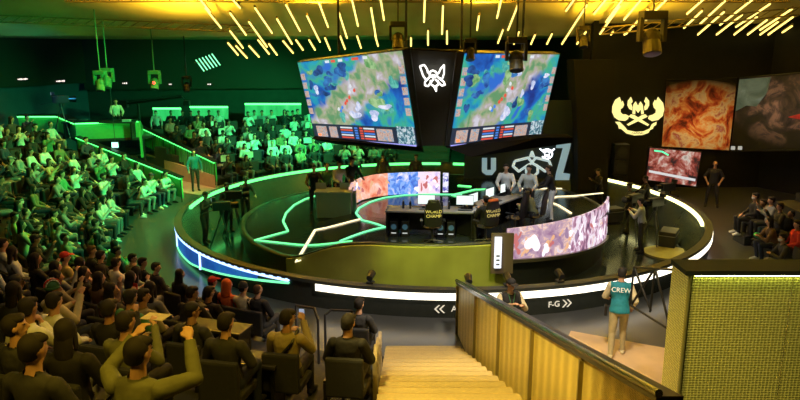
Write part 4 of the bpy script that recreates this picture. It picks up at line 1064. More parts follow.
C = dict(black=(.012, .012, .014), charcoal=(.035, .037, .04), navy=(.02, .03, .07), khaki=(.36, .30, .16), cream=(.62, .55, .36), white=(.75, .76, .74), pale=(.55, .60, .58), grey=(.22, .23, .23), green=(.06, .22, .10), olive=(.16, .17, .08), red=(.55, .03, .02), orange=(.85, .16, .03), teal=(.01, .20, .27), brown=(.14, .08, .04), blond=(.50, .36, .14), blue=(.08, .16, .35), yellow=(.5, .42, .12), darkhair=(.014, .011, .009), brownhair=(.06, .035, .02))
def cm_(c): return mat('cloth_'+c, C[c], .8, nz=.25, nscale=14)
def person(loc, face, pose='lap', yaw=0, tilt=0, hi=False, female=False, skin=0, shirt='black', trousers='black', shoes='black', hair='short', hairc='darkhair', label='', group=None, top='shirt', extras=(), scale=1.0, name='person', cat='person'):
    D = proto(pose, yaw, tilt, hi, female)
    root = empty(name, loc, face-PI/2, label, cat, group)
    def part(nm, me, m):
        o = bpy.data.objects.new(nm, me); col.objects.link(o); o.parent = root
        o.material_slots[0].link = 'OBJECT'; o.material_slots[0].material = m; return o
    part('body', D['body'], SK[skin])
    if top == 'tee': part('t_shirt', D['tee'], cm_(shirt))
    elif top == 'vest':
        part('shirt', D['shirt'], cm_('cream')); part('vest', D['vest'], cm_(shirt))
    else: part('jacket', D['shirt'], cm_(shirt))
    part('trousers', D['trousers'], cm_(trousers)); [part('shoe', sh_, cm_(shoes)) for sh_ in D['shoes']]
    if hair != 'bald':
        base_h = hair
        if hair in ('cap', 'beanie'):
            for st, nm, mm in (('crop', 'hair', cm_('darkhair')), (hair, 'cap' if hair == 'cap' else 'beanie', cm_(hairc))):
                if st not in D['hair']: D['hair'][st] = D['mkhair'](st)
                part(nm, D['hair'][st], mm)
        else:
            if hair not in D['hair']: D['hair'][hair] = D['mkhair'](hair)
            part('hood' if hair == 'hood' else 'hair', D['hair'][hair], cm_(hairc))
    if hi: [part('eye', e_, mat('eye_dark', (.02, .015, .012), .15)) for e_ in D['eyes']]
    for x in extras:
        if x == 'glasses': part('glasses', D['glasses'], plastic)
        elif x == 'mask': part('face_mask', D['mask'], cm_('white'))
    return root, D
def world_pt(root, p): return root.matrix_basis @ Vector(p)

# ------------------------------------------------------------------ theatre seats
seat0 = empty('theatre_seat', (0, -80, 0), 0, 'dark', 'seat')
MB().box((0, .02, .40), (.46, .44, .10), bev=.03).build('seat_cushion', seatm, seat0)
bk = MB().box((0, -.25, .62), (.46, .08, .50), bev=.03).build('backrest', seatm, seat0)
MB().box((-.25, -.03, .52), (.05, .36, .05), bev=.01).build('armrest', black, seat0)
MB().box((-.25, -.12, .26), (.04, .20, .50)).build('leg', black, seat0)
def tier_z(r): return TZ*max(0, int((r-TR0)/TD))
seats = []
def seat_at(x, y, z, face, label, group):
    s_ = copy_tree(seat0); s_.location = (x, y, z); s_.rotation_euler = (0, 0, face-PI/2)
    s_['label'] = label
    if group: s_['group'] = group
    s_.name = 'theatre_seat'; seats.append(s_); return s_
def pol(k, a, d=.55):
    r = TR0+TD*k+d; return Vector((RC[0]+r*math.cos(a), RC[1]+r*math.sin(a), TZ*k))

taken = []
def put(px, py, **kw):
    """seat a person in the row whose head height lands at the given picture point"""
    best = None
    r = ray(px, py)
    for k in range(0, 15):
        z = TZ*k+1.25
        t = (z-EYE)/r.z; Pp = cC+r*t
        rr = math.hypot(Pp.x-RC[0], Pp.y-RC[1]); e = abs(rr-(TR0+TD*k+.55))
        if r.z < 0 and (best is None or e < best[0]): best = (e, k, Pp)
    e, k, Pp = best
    a = math.atan2(Pp.y-RC[1], Pp.x-RC[0]); q = pol(k, a)
    # keep the horizontal picture position
    for _ in range(6):
        h = proj((q.x, q.y, q.z+1.25)); a += (px-h[0])*.0009*(1 if q.y < RC[1]+4 else -1); q = pol(k, a)
    face = math.atan2(RC[1]-q.y, RC[0]-q.x)+Rd(kw.pop('turn', 0))
    taken.append((q.copy(), k))
    nearseat = kw.pop('seat', True)
    root, D = person(q, face, **kw)
    if nearseat: seat_at(q.x, q.y, q.z, math.atan2(RC[1]-q.y, RC[0]-q.x), 'dark theatre seat under the '+kw['label'].replace('spectator', 'spectator', 1)[:60] if False else 'dark theatre seat mostly hidden under the '+' '.join(kw['label'].split(',')[0].split()[:9]), None)
    return root, D, q
NEAR = [
 (18, 318, dict(pose='lap', yaw=-42, tilt=8, hi=True, shirt='charcoal', hair='short', skin=0, turn=-10, label='spectator in dark jacket at the lower left edge with face lifted in profile')),
 (17, 284, dict(pose='lap', yaw=-42, hi=True, shirt='olive', hair='cap', hairc='charcoal', skin=1, extras=('glasses',), label='spectator with dark cap, glasses and olive jacket, second from the bottom at the left edge')),
 (52, 292, dict(pose='phone', yaw=-20, hi=True, shirt='cream', hair='beanie', hairc='green', turn=-10, label='spectator in green and red striped beanie and cream jacket')),
 (22, 240, dict(pose='lean', yaw=-42, hi=True, shirt='black', hair='short', skin=1, label='spectator in black with pale badges on the jacket, orange-lit face at the left')),
 (14, 216, dict(pose='lap', yaw=-42, shirt='yellow', hair='short', label='spectator in yellow-green jacket with arm stretched forward at the left')),
 (28, 196, dict(pose='lap', yaw=-20, shirt='black', hair='short', extras=('mask',), label='spectator wearing a white face mask at the left')),
 (66, 214, dict(pose='lap', yaw=-42, shirt='olive', hair='curly', hairc='blond', label='spectator with curly blond hair and olive top')),
 (75, 227, dict(pose='lap', yaw=-42, tilt=8, shirt='olive', hair='short', skin=1, label='spectator with round orange-lit face in olive top, right of the blond one')),
 (92, 233, dict(pose='lap', yaw=-20, shirt='green', hair='short', skin=1, label='spectator in green top holding a white paper')),
 (66, 254, dict(pose='lap', yaw=-20, shirt='yellow', hair='cap', hairc='red', label='spectator in red cap and yellow-green hooded jacket')),
 (88, 246, dict(pose='chin', yaw=-20, shirt='charcoal', hair='short', hairc='brown', skin=1, label='spectator with light brown hair and chin on hand, dark top')),
 (78, 268, dict(pose='chin', yaw=-42, hi=True, shirt='black', hair='long', female=True, label='spectator with long dark hair in black, hand near the mouth')),
 (98, 272, dict(pose='phone', yaw=-20, shirt='brown', hair='long', female=True, label='spectator in brown with long dark hair holding hands up')),
 (129, 235, dict(pose='lap', yaw=-42, shirt='black', hair='short', label='spectator in black in profile near the aisle floor, leftmost of the aisle pair')),
 (151, 244, dict(pose='lap', yaw=-42, shirt='black', hair='short', skin=1, label='spectator in black in the row by the green aisle floor, rightmost of the aisle pair')),
 (132, 259, dict(pose='lap', yaw=-42, hi=True, shirt='khaki', hair='short', label='spectator in khaki jacket with short dark hair behind the aisle pair')),
 (156, 267, dict(pose='lap', yaw=-42, hi=True, shirt='charcoal', hair='short', label='spectator in charcoal jacket looking right, beside the khaki jacket')),
 (181, 270, dict(pose='lap', yaw=-20, shirt='black', hair='long', hairc='darkhair', female=True, label='spectator with long straight black hair seen from behind beside the blue ring')),
 (110, 291, dict(pose='phone', yaw=-42, hi=True, shirt='charcoal', hair='long', female=True, label='spectator with big dark hair holding a phone up with a red case')),
 (143, 294, dict(pose='lap', yaw=-42, hi=True, shirt='khaki', hair='short', skin=1, label='spectator in khaki jacket with dark hair, middle of the lower left crowd')),
 (183, 292, dict(pose='lean', yaw=-42, shirt='black', hair='short', label='spectator in black leaning forward behind the orange hoodie')),
 (192, 308, dict(pose='lap', yaw=-42, hi=True, shirt='charcoal', hair='cap', hairc='black', skin=1, extras=('glasses',), label='spectator in black cap with orange-lit cheek in profile')),
 (214, 270, dict(pose='lap', yaw=-20, shirt='black', hair='cap', hairc='red', label='spectator in red and green peaked cap in front of the blue light panel')),
 (228, 284, dict(pose='lap', yaw=-20, shirt='orange', hair='hood', hairc='orange', label='spectator in bright orange hoodie')),
 (209, 293, dict(pose='lap', yaw=-20, hi=True, shirt='black', hair='short', label='spectator in black partly covering the orange hoodie')),
 (244, 281, dict(pose='lap', yaw=-20, shirt='cream', hair='beanie', hairc='charcoal', label='spectator in cream jacket and dark beanie')),
 (258, 287, dict(pose='lap', yaw=-20, hi=True, shirt='black', hair='crop', hairc='brownhair', label='spectator with cropped brown hair in black, below the end of the white light strip')),
 (286, 316, dict(pose='phone', yaw=-42, hi=True, shirt='khaki', hair='short', skin=1, label='spectator in khaki jacket with dark shoulder strap looking at a phone')),
 (348, 322, dict(pose='lap', yaw=-20, hi=True, shirt='black', hair='short', label='spectator with big dark hair in black jacket, nearest the stair')),
 (359, 302, dict(pose='lap', yaw=-20, hi=True, shirt='charcoal', hair='short', label='spectator in charcoal jacket one row ahead of the one nearest the stair')),
 (156, 350, dict(pose='raise', yaw=-20, hi=True, shirt='olive', hair='short', skin=0, label='spectator seen from behind at the bottom centre left raising both hands')),
 (92, 374, dict(pose='lap', yaw=-42, tilt=8, hi=True, shirt='olive', hair='short', skin=0, label='spectator low at the bottom left in golden light')),
 (226, 318, dict(pose='lap', yaw=-20, shirt='charcoal', hair='short', label='spectator in charcoal between the black cap and the khaki jacket with strap')),
 (124, 322, dict(pose='phone', yaw=-20, shirt='olive', hair='short', label='spectator in olive jacket holding a lit pale card below the khaki jacket')),
 (44, 340, dict(pose='lap', yaw=-20, shirt='charcoal', hair='short', label='spectator in dark top right of the lifted face at the lower left edge')),
]
def held(root, D, nm, label, cat, m, dims, i=0):
    wv = Vector(D['wr'][i]); p = world_pt(root, wv+Vector((-.05 if i == 0 else .05, .10, .05)))
    e = empty(nm, p, root.rotation_euler.z, label, cat)
    MB().box((0, 0, 0), dims, bev=.006).build('body', m, e)
    return e
for (px, py, kw) in NEAR:
    kw.setdefault('trousers', rnd.choice(['black', 'navy', 'charcoal']))
    root, D, q = put(px, py, **kw)
    L_ = kw['label']
    if 'white paper' in L_:
        e = held(root, D, 'paper_sheet', 'white paper held by the spectator in green top', 'paper', cm_('white'), (.22, .16, .004))
    elif 'red case' in L_:
        e = held(root, D, 'phone', 'phone in a red case held up in front of big dark hair', 'phone', cm_('red'), (.08, .012, .15)); MB().box((0, .007, 0), (.07, .003, .13)).build('screen', glow('phone_glow', (.5, .6, .8), .6), e)
    elif 'shoulder strap' in L_:
        sh = D['sh']
        MB().tube([sh+Vector((.13, .07, .05)), sh+Vector((.03, .14, -.14)), sh+Vector((-.13, .14, -.36))], .016).tube([sh+Vector((.13, .04, .06)), sh+Vector((.10, -.10, -.05)), sh+Vector((-.05, -.145, -.22)), sh+Vector((-.17, -.10, -.40))], .018).build('shoulder_strap', black, root)
        e = held(root, D, 'phone', 'dark phone in the hands of the spectator with the shoulder strap', 'phone', plastic, (.08, .012, .15)); MB().box((0, -.007, 0), (.07, .003, .13)).build('screen', glow('phone_glow', (.5, .6, .8), .6), e)
    elif 'striped beanie' in L_:
        H, hc, RH = D['H'], D['hc'], D['RH']
        mb = MB()
        for i in range(9):
            a = PI*i/8; a2 = PI*(i+1)/8
            if i < 8: mb.hull([(H(hc+Vector((.02, -.015+.103*math.cos(x), .055+.103*math.sin(x)))), (.018, .006, .006)) for x in (a, a2)], 1)
        mb.build('red_stripe', cm_('red'), root, True)
        mb = MB()
        for s_ in (-1, 1):
            pts = [(s_*.05, -.015+.085*math.cos(PI*i/8), .055+.090*math.sin(PI*i/8)) for i in range(9)]
            mb.tube([H(hc+Vector(p)) for p in pts], .008)
        mb.build('white_stripe', cm_('white'), root, True)
    elif 'pale badges' in L_:
        sh = D['sh']; MB().ball(sh+Vector((.12, .085, -.10)), (.04, .02, .04)).ball(sh+Vector((-.12, .085, -.10)), (.04, .02, .04)).build('badges', cm_('cream'), root)
    elif 'lit pale card' in L_:
        held(root, D, 'pale_card', 'pale yellow card held low in the lower left crowd', 'card', cm_('cream'), (.26, .18, .005), 0)
    elif 'peaked cap' in L_:
        H, hc = D['H'], D['hc']; MB().hull([(H(hc+Vector((-.05, .0, .08))), (.04, .06, .045))], 2).build('green_cap_panel', cm_('green'), root)

# ---- automatic crowd on the tiers
COLS = ['black']*5+['charcoal']*3+['pale']*4+['grey']*2+['white']*2+['olive', 'navy', 'khaki', 'green']
WORD = dict(black='black', charcoal='dark grey', pale='pale', grey='grey', white='white', olive='olive', navy='dark blue', khaki='khaki', green='green')
ROWN = ['floor', 'first raised', 'second raised', 'third raised', 'fourth raised', 'fifth raised', 'sixth raised', 'seventh raised', 'eighth raised', 'ninth raised', 'tenth raised']
VAR = [('lap', 0, 0, False), ('lap', -20, 0, False), ('lean', 0, 0, False), ('phone', 0, 0, False), ('chin', 0, 0, False), ('lap', 20, 0, True), ('phone', -20, 0, True)]
cnt = 0
def crowd(ks, a0, a1, sp, occ, where, far, boards=0, skipfn=None):
    global cnt
    for k in ks:
        r = TR0+TD*k+.55; n = int(abs(a1-a0)*r/sp); off = (k % 2)*.5
        for i in range(n):
            a = a0+(a1-a0)*(i+.3+off*.8)/n
            q = pol(k, a); hx, hy = proj((q.x, q.y, q.z+1.2))
            if not (-14 < hx < 815 and hy < 400): continue
            if skipfn and skipfn(hx, hy, k): continue
            if any(kk == k and (p-q).length < .52 for p, kk in taken): continue
            seat_at(q.x, q.y, q.z, a+PI, 'dark theatre seat in the %s row of %s' % (ROWN[k], where), 'dark seats in '+where)
            if rnd.random() > occ: continue
            v = VAR[rnd.randrange(len(VAR))]
            sc = rnd.choice(COLS); hs = rnd.choice(['short', 'short', 'crop', 'short', 'long', 'short', 'cap']) if not v[3] else 'long'
            hcx = 'darkhair' if hs != 'cap' else rnd.choice(['black', 'navy', 'grey'])
            hw = {'short': 'dark hair', 'crop': 'dark hair', 'long': 'long dark hair', 'cap': 'a cap'}[hs]
            lb = 'seated spectator in %s top with %s, %s row of %s' % (WORD[sc], hw, ROWN[k], where)
            q2 = q+Vector((rnd.uniform(-.05, .05), rnd.uniform(-.05, .05), 0))
            root, D = person(q2, a+PI+rnd.uniform(-.2, .2), pose=v[0], yaw=v[1], female=v[3], skin=rnd.randrange(3), shirt=sc, trousers=rnd.choice(['black', 'navy', 'charcoal', 'grey']), shoes=rnd.choice(['black', 'white', 'black']), hair=hs, hairc=hcx, label=lb, group='spectators in '+where)
            taken.append((q, k)); cnt += 1
            if rnd.random() < boards:
                p = world_pt(root, (0, .40, .86)); e = empty('cheer_board', p, root.rotation_euler.z, 'pale rectangular board held up by a spectator in the %s row of %s' % (ROWN[k], where), 'board', 'pale boards in '+where)
                MB().box((0, 0, 0), (.40, .02, .28), bev=.004).build('sheet', cm_('pale'), e)
crowd(range(0, 6), Rd(145), Rd(97), .70, .84, 'the far green-lit stand', True, .22)
crowd(range(0, 8), Rd(163), Rd(214), .76, .80, 'the left stand', True, .0)
crowd(range(0, 11), Rd(214), Rd(261), .78, .75, 'the near left stand', False, 0, lambda x, y, k: y > 245 and x > 150)
print('crowd', cnt, 'seats', len(seats))
def drop(o):
    for c in list(o.children): drop(c)
    bpy.data.objects.remove(o)
drop(seat0)

# standing rows behind the far stand
for i, (px, top_) in enumerate(((157, 'pale'), (172, 'black'), (183, 'black'), (192, 'black'), (200, 'charcoal'), (209, 'black'), (219, 'white'), (254, 'pale'), (262, 'grey'), (271, 'pale'), (288, 'charcoal'), (293, 'black'))):
    p = aty(px, 118, 36.5)
    person((p.x, p.y+rnd.uniform(-.2, .2), .85), Rd(-72), 'stand', hair='short', shirt=top_, skin=i % 3, label='standing spectator in %s top in front of the %s glowing green wall panel' % (WORD[top_], 'shortest' if px < 185 else 'middle' if px < 240 else 'longest'), group='people standing behind the far stand')

# ---- named people
def on_floor(px, py, z=0): return atz(px, py, z)
# presenter in white on the platform
p = atz(110, 122, plz-.1); dkz = plz-.12-.74
pr, _ = person((p.x, p.y+.75, dkz), Rd(-60), 'desk', hair='short', shirt='white', label='person in white jacket leaning over the desk on the presenter platform')
dsk = empty('presenter_desk', (p.x-.6, p.y+.25, dkz), 0, 'low dark desk with small equipment behind the green platform front', 'desk')
MB().box((0, 0, .72), (3.2, .5, .05)).build('desk_top', charcoal, dsk)
for s_ in (-1.5, 1.5): MB().box((s_, 0, .35), (.06, .45, .70)).build('leg', black, dsk)
for i, (dx, lb) in enumerate(((-1.2, 'left'), (-.7, 'middle'), (1.25, 'right'))):
    e = empty('control_box', (p.x-.6+dx, p.y+.25, dkz+.745), 0, '%s small pale equipment box on the presenter desk' % lb, 'equipment'); MB().box((0, 0, .06), (.34, .22, .10), bev=.01).build('case', chrome if i < 2 else white, e)
# camera on the platform (left)
def camera_rig(loc, rz, label, s=1.0, tripod=True, h=1.45):
    e = empty('video_camera', loc, rz, label, 'camera')
    MB().box((0, 0, h), (.18*s, .45*s, .22*s), bev=.02).build('camera_body', plastic, e)
    MB().cyl((0, .22*s, h), (0, .42*s, h), .08*s, .095*s, 16).build('lens', mat('lens_black', (.01, .01, .012), .15), e)
    vf = MB().box((-.06*s, -.18*s, h+.17*s), (.14*s, .10*s, .10*s), bev=.01).build('viewfinder', plastic, e)
    MB().box((-.06*s, -.235*s, h+.17*s), (.10*s, .006, .07*s)).build('screen', glow('viewfinder_glow', (.4, .6, .7), .7), vf)
    MB().cyl((.08, -.2*s, h-.1), (.16, -.55*s, h-.2), .015, n=8).build('pan_bar', black, e)
    if tripod:
        MB().cyl((0, 0, h-.22*s), (0, 0, h-.1*s), .07, n=12).build('tripod_head', black, e)
        for i in range(3):
            a = 2*PI*i/3+.5; MB().cyl((0, 0, h-.2*s), (.45*math.cos(a), .45*math.sin(a), .02), .028, .02, 8).build('leg', steel, e)
    return e
p = atz(49, 122, plz); camera_rig((p.x, p.y+1.2, dkz), Rd(-60), 'dark video camera silhouette on the presenter platform against the teal wall', 1.5, True, 1.75)
# jib crane
jb = empty('camera_crane', atz(140, 125, 2.0)+Vector((0, 1.5, -2.0)), 0, 'long dark camera crane arm reaching over the far stand', 'camera crane')
jo = jb.location.copy(); a = aty(138, 104, jo.y); b = aty(182, 97, jo.y-1); c = aty(187, 103, jo.y-1)
MB().cyl(a-jo+Vector((-.8, 0, .0)), b-jo, .06, .05, 8).build('boom', black, jb)
MB().cyl(a-jo+Vector((-.8, 0, .14)), b-jo+Vector((0, 0, .1)), .025, n=6).build('cable', steel, jb)
MB().box(a-jo+Vector((-.8, 0, 0)), (.5, .35, .4), bev=.03).build('counterweight', black, jb)
MB().cyl(b-jo, c-jo, .05, n=8).box(c-jo, (.3, .35, .26), bev=.02).build('camera_head', black, jb)
MB().cyl((a-jo).x*Vector((1, 0, 0))+Vector((0, 0, .02)), a-jo, .09, .06, 10).build('column', black, jb)
# crew member in left exit
p = on_floor(196, 191)
person(p, Rd(-60), 'stand', yaw=0, hair='long', female=True, shirt='teal', trousers='charcoal', label='crew member in blue-teal top standing on the lit floor of the left exit')
# crew with vests near the stair
p = atz(508, 285, 1.58)
root, D = person((p.x, p.y, .0), Rd(-70), 'camera', hi=True, yaw=0, tilt=-8, top='vest', shirt='black', hair='cap', hairc='black', skin=1, trousers='khaki', label='crew member in dark vest and cap facing the stair behind the gold balustrade')
sh = D['sh']
MB().box(sh+Vector((.02, .17, -.24)), (.13, .02, .10)).build('green_badge', glow('badge_green', (.02, .45, .25), .35), root, label='green name badge')
MB().tube([sh+Vector((.07, .09, .06)), sh+Vector((.03, .16, -.18))], .006).tube([sh+Vector((-.07, .09, .06)), sh+Vector((.01, .16, -.18))], .006).build('lanyard', cm_('green'), root)
p = atz(616, 356, 0)
root, D = person((p.x, p.y, 0.025), Rd(75), 'walk', hi=True, yaw=-20, tilt=-8, top='vest', shirt='teal', hair='short', skin=1, trousers='khaki', shoes='cream', label='crew member seen from behind in teal CREW vest and khaki trousers')
sh, fw, up = D['sh'], D['fw'], D['up']
text_obj('crew_lettering', 'CREW', .125, mat('vest_white', (.85, .85, .8), .6, 0, (.85, .85, .8), .15), root, frame(sh-fw*.158-up*.10, (1, 0, 0), up), .004)
mb = MB().hull([(sh+Vector((.17, -.03, .0)), (.03, .09, .03)), (sh+Vector((.17, -.03, -.1)), (.02, .08, .02))], 1)
MB().box(sh+Vector((-.24, .10, -.58)), (.06, .16, .20), bev=.02).build('pouch', black, root)
# man in black on the right
p = on_floor(711, 207)
person(p, Rd(-115), 'arms', hi=True, top='tee', shirt='black', hair='bald', skin=2, label='bald man in black t-shirt standing by the monitor with arms slightly out')
# seated guests at the right
GU = [(755, 195, 'black', 'black', 'short', ('mask',), 'white', 'guest in black with white face mask, farthest of the right-hand seats'),
      (772, 199, 'grey', 'black', 'short', (), 'black', 'guest in grey t-shirt among the right-hand seats'),
      (781, 205, 'charcoal', 'navy', 'short', (), 'black', 'guest in dark grey top beside the grey t-shirt'),
      (791, 212, 'black', 'charcoal', 'crop', (), 'black', 'guest in black with short hair, upper right-hand seats'),
      (797, 222, 'red', 'black', 'short', (), 'black', 'guest in red top at the right edge'),
      (792, 234, 'charcoal', 'grey', 'short', ('mask',), 'white', 'guest with grey trousers nearest the lower right barrier'),
      (778, 218, 'brown', 'navy', 'long', (), 'white', 'guest in brown with long hair in the front of the right-hand seats')]
for (px, py, sc, tc_, hs, ext, shoe, lb) in GU:
    best = None; r = ray(px, py)
    q = atz(px, py, 1.28 if py > 205 else 1.5)
    kz = 0 if py > 205 else .24
    if kz: MB().box((q.x, q.y, kz/2), (.7, .7, kz)).build('seat_riser', tier_m, None); tag(bpy.data.objects[[o.name for o in bpy.data.objects if o.name.startswith('seat_riser')][-1]], 'low dark riser under the '+lb[:45].split(',')[0], 'riser')
    root, D = person((q.x, q.y, kz), Rd(178)+rnd.uniform(-.15, .1), rnd.choice(['lap', 'phone', 'lean']), shirt=sc, trousers=tc_, hair=hs, shoes=shoe, skin=rnd.randrange(3), extras=ext, label=lb)
    e = empty('guest_chair', (q.x, q.y, kz), Rd(90), 'dark chair under the '+lb, 'chair')
    MB().box((0, 0, .42), (.46, .44, .07), bev=.02).build('seat', seatm, e); MB().box((0, -.24, .68), (.44, .05, .44), bev=.02).build('backrest', seatm, e)
    for sx in (-.19, .19):
        for sy in (-.17, .17): MB().cyl((sx, sy, 0), (sx, sy, .40), .015, n=8).build('leg', steel, e)
# white-shoed stretched legs guest
q = atz(752, 214, .5)
q = atz(758, 228, .5); person((q.x+.25, q.y+.35, 0), Rd(185), 'lap', shirt='black', trousers='black', shoes='white', hair='short', skin=1, label='guest in black with bright white shoes, first in the front row at the right')
gbg = empty('green_jacket', atz(765, 236, .55), 0, 'bright green folded jacket on a lap among the right-hand guests', 'jacket')
MB().hull([((0, 0, 0), (.26, .16, .10)), ((.18, -.1, -.10), (.14, .12, .10)), ((-.2, .05, .02), (.10, .1, .08))], 3).build('cloth', mat('jacket_green', (.02, .45, .12), .7, nz=.3, bump=.3), gbg, True)

# ------------------------------------------------------------------ things on the platform: desks, chairs, computers, players
def desk(name, a, b, depth, zb, label, towers=3, mons=()):
    a = Vector(a); b = Vector(b); c = (a+b)/2; d = b-a; ln = d.length; rz = math.atan2(d.y, d.x)
    e = empty(name, (c.x, c.y, zb), rz, label, 'desk')
    MB().box((0, depth/2, .74), (ln, depth, .05), bev=.012).build('desk_top', mat('desk_grey', (.30, .31, .34), .35), e)
    MB().box((0, depth-.05, .38), (ln-.1, .03, .66)).build('modesty_panel', black, e)
    for s_ in (-1, 1): MB().box((s_*(ln/2-.04), depth/2, .36), (.05, depth-.08, .70)).build('side_panel', black, e)
    return e, c, rz, ln
def monitor(loc, rz, label, on=True):
    e = empty('computer_monitor', loc, rz, label, 'monitor')
    MB().box((0, .0, .01), (.24, .18, .02), bev=.005).cyl((0, .02, .01), (0, .02, .24), .02).build('stand', black, e)
    MB().box((0, 0, .24), (.50, .035, .28), bev=.008).build('casing', plastic, e)
    MB().box((0, -.020, .24), (.48, .004, .26)).build('screen', glow('monitor_white', (.75, .85, .80), 1.3) if on else plastic, e)
def pc(loc, rz, label, grp=None):
    e = empty('computer_tower', loc, rz, label, 'computer', grp)
    MB().box((0, 0, .23), (.22, .45, .46), bev=.01).build('case', plastic, e)
    MB().cyl((0, -.226, .30), (0, -.232, .30), .08, n=20).build('fan_ring', mat('fan_blue', (.05, .10, .15), .3, 0, (.1, .3, .45), .15), e)
    MB().box((0, -.228, .12), (.14, .006, .03)).build('badge', glow('pc_badge', (.7, .75, .7), .8), e)
def gaming_chair(loc, rz, label, trim=None, text=True):
    e = empty('gaming_chair', loc, rz, label, 'chair')
    MB().hull([((0, .02, .48), (.26, .26, .05))], 2).build('seat', black, e)
    t = MB().hull([((0, -.26, .60), (.23, .05, .08)), ((0, -.30, 1.0), (.25, .05, .10)), ((0, -.34, 1.22), (.17, .045, .06))], 3).build('backrest', mat('chair_black', (.02, .02, .018), .4), e, True)
    MB().hull([((-.10, -.33, 1.26), (.06, .05, .05)), ((.10, -.33, 1.26), (.06, .05, .05))], 2).build('headrest', trim or black, e, True)
    for s_ in (-1, 1):
        MB().box((s_*.31, .0, .66), (.07, .28, .03), bev=.01).cyl((s_*.29, 0, .50), (s_*.31, 0, .65), .02).build('armrest', plastic, e)
    MB().cyl((0, 0, .12), (0, 0, .46), .03).build('gas_column', steel, e)
    for i in range(5):
        a_ = 2*PI*i/5; mb = MB().cyl((0, 0, .11), (.30*math.cos(a_), .30*math.sin(a_), .07), .022, .016, 8).ball((.30*math.cos(a_), .30*math.sin(a_), .035), (.03, .03, .032), 1)
        mb.build('foot', steel, e)
    if text:
        text_obj('back_lettering', 'WORLD\nCHAMP', .12, mat('gold_print', (.75, .62, .22), .4, 0, (.75, .62, .2), .35), t, frame((0, -.362, .92), (1, 0, 0), (0, .10, 1)), .004)
    return e
z1 = 1.02
A_ = atz(384, 226, z1+.74-.74); 
dA = Vector((-.42, 18.35, 0)); dB = Vector((2.05, 18.15, 0)); dC = Vector((3.9, 20.5, 0))
e1, c1, r1, l1 = desk('player_desk', dA, dB, .75, zt(1), 'long grey player desk with computers behind the empty black gaming chair')
e2, c2, r2, l2 = desk('player_desk', dB+Vector((.15, .1, 0)), dC, .75, zt(3), 'player desk angled away to the right with players in white jackets')
def dpt(c, rz, x, y, z): v = Matrix.Rotation(rz, 3, 'Z') @ Vector((x, y, 0)); return (c.x+v.x, c.y+v.y, z)
zt1 = zt(2)+.765
for (c, rz, xs, lbs) in ((c1, r1, (-.1, 1.0), ('bright monitor above the empty gaming chair', 'bright monitor at the corner of the two player desks')), (c2, r2, (-.9, .05, .95), ('bright monitor nearest the corner on the angled desk', 'middle monitor on the angled player desk', 'farthest monitor on the angled player desk'))):
    for x, lb in zip(xs, lbs): monitor(dpt(c, rz, x, .5, zt1), rz, lb)
for i, x in enumerate((-1.0, -.68, .32, .62)):
    pc(dpt(c1, r1, x, .25, zt(1)), r1, ['leftmost computer tower under the long player desk', 'computer tower just left of the empty gaming chair', 'computer tower just right of the empty gaming chair', 'rightmost computer tower under the long player desk'][i])
gaming_chair((dpt(c1, r1, .12, -.55, zt(1))), r1+.1, 'empty black gaming chair with gold lettering on its back')
gaming_chair((2.35, 17.75, zt(2)), r1+.5, 'black gaming chair with orange-lit headrest and player, right of the empty one', cm_('orange'), True)
gaming_chair((3.3, 18.7, zt(3)), r2, 'dark gaming chair on the angled desk side', None, False)
person((2.35, 17.85, zt(2)-.02), Rd(110), 'phone', hair='short', shirt='black', label='player in black with headset seated at the right end of the long desk')
for i, (px, py, sc, lb, ps, fa) in enumerate(((506, 176, 'white', 'player in white jacket with black number standing behind the angled desk', 'desk', -100), (529, 184, 'pale', 'player in pale jacket behind the angled desk, middle of three', 'desk', -110), (553, 178, 'white', 'coach in white trousers and dark top at the right end of the angled desk', 'desk', 170), (535, 196, 'olive', 'technician in olive jacket leaning beside the angled desk', 'lean', 150))):
    p = atz(px, py, zt(4)+(1.62 if ps == 'desk' else 1.2))
    p.y = min(max(p.y, 18.6), 22.6); p = aty(px, py, (20.6, 20.4, 20.2, 18.9)[i]); 
    root, D = person((p.x, p.y, zt(4)), Rd(fa), ps, hair='short', shirt=sc if i != 2 else 'black', trousers='black' if i != 2 else 'white', label=lb)
    if ps == 'lean': gaming_chair((p.x, p.y, zt(4)), Rd(fa-90), 'dark chair under the technician in olive', None, False)
# keyboards and mice
for i, (c, rz, x) in enumerate(((c1, r1, -.1), (c1, r1, 1.0), (c2, r2, -.9), (c2, r2, .05))):
    e = empty('keyboard', dpt(c, rz, x, .22, zt1), rz, 'black keyboard in front of the '+['bright monitor above the empty gaming chair', 'bright monitor at the desk corner', 'nearest monitor of the angled desk', 'middle monitor of the angled desk'][i], 'keyboard')
    MB().box((0, 0, .012), (.38, .14, .02), bev=.004).build('case', plastic, e)
for i, x in enumerate((-.75, -.55, .35, .55)):
    e = empty('drink_bottle', dpt(c1, r1, x, .35, zt1), 0, 'dark small bottle on the long player desk', 'bottle', 'small bottles on the long player desk')
    MB().cyl((0, 0, 0), (0, 0, .17), .035, n=12).cyl((0, 0, .17), (0, 0, .21), .035, .014, 12).build('bottle_body', plastic, e); MB().cyl((0, 0, .21), (0, 0, .24), .016, n=10).build('cap', chrome, e)
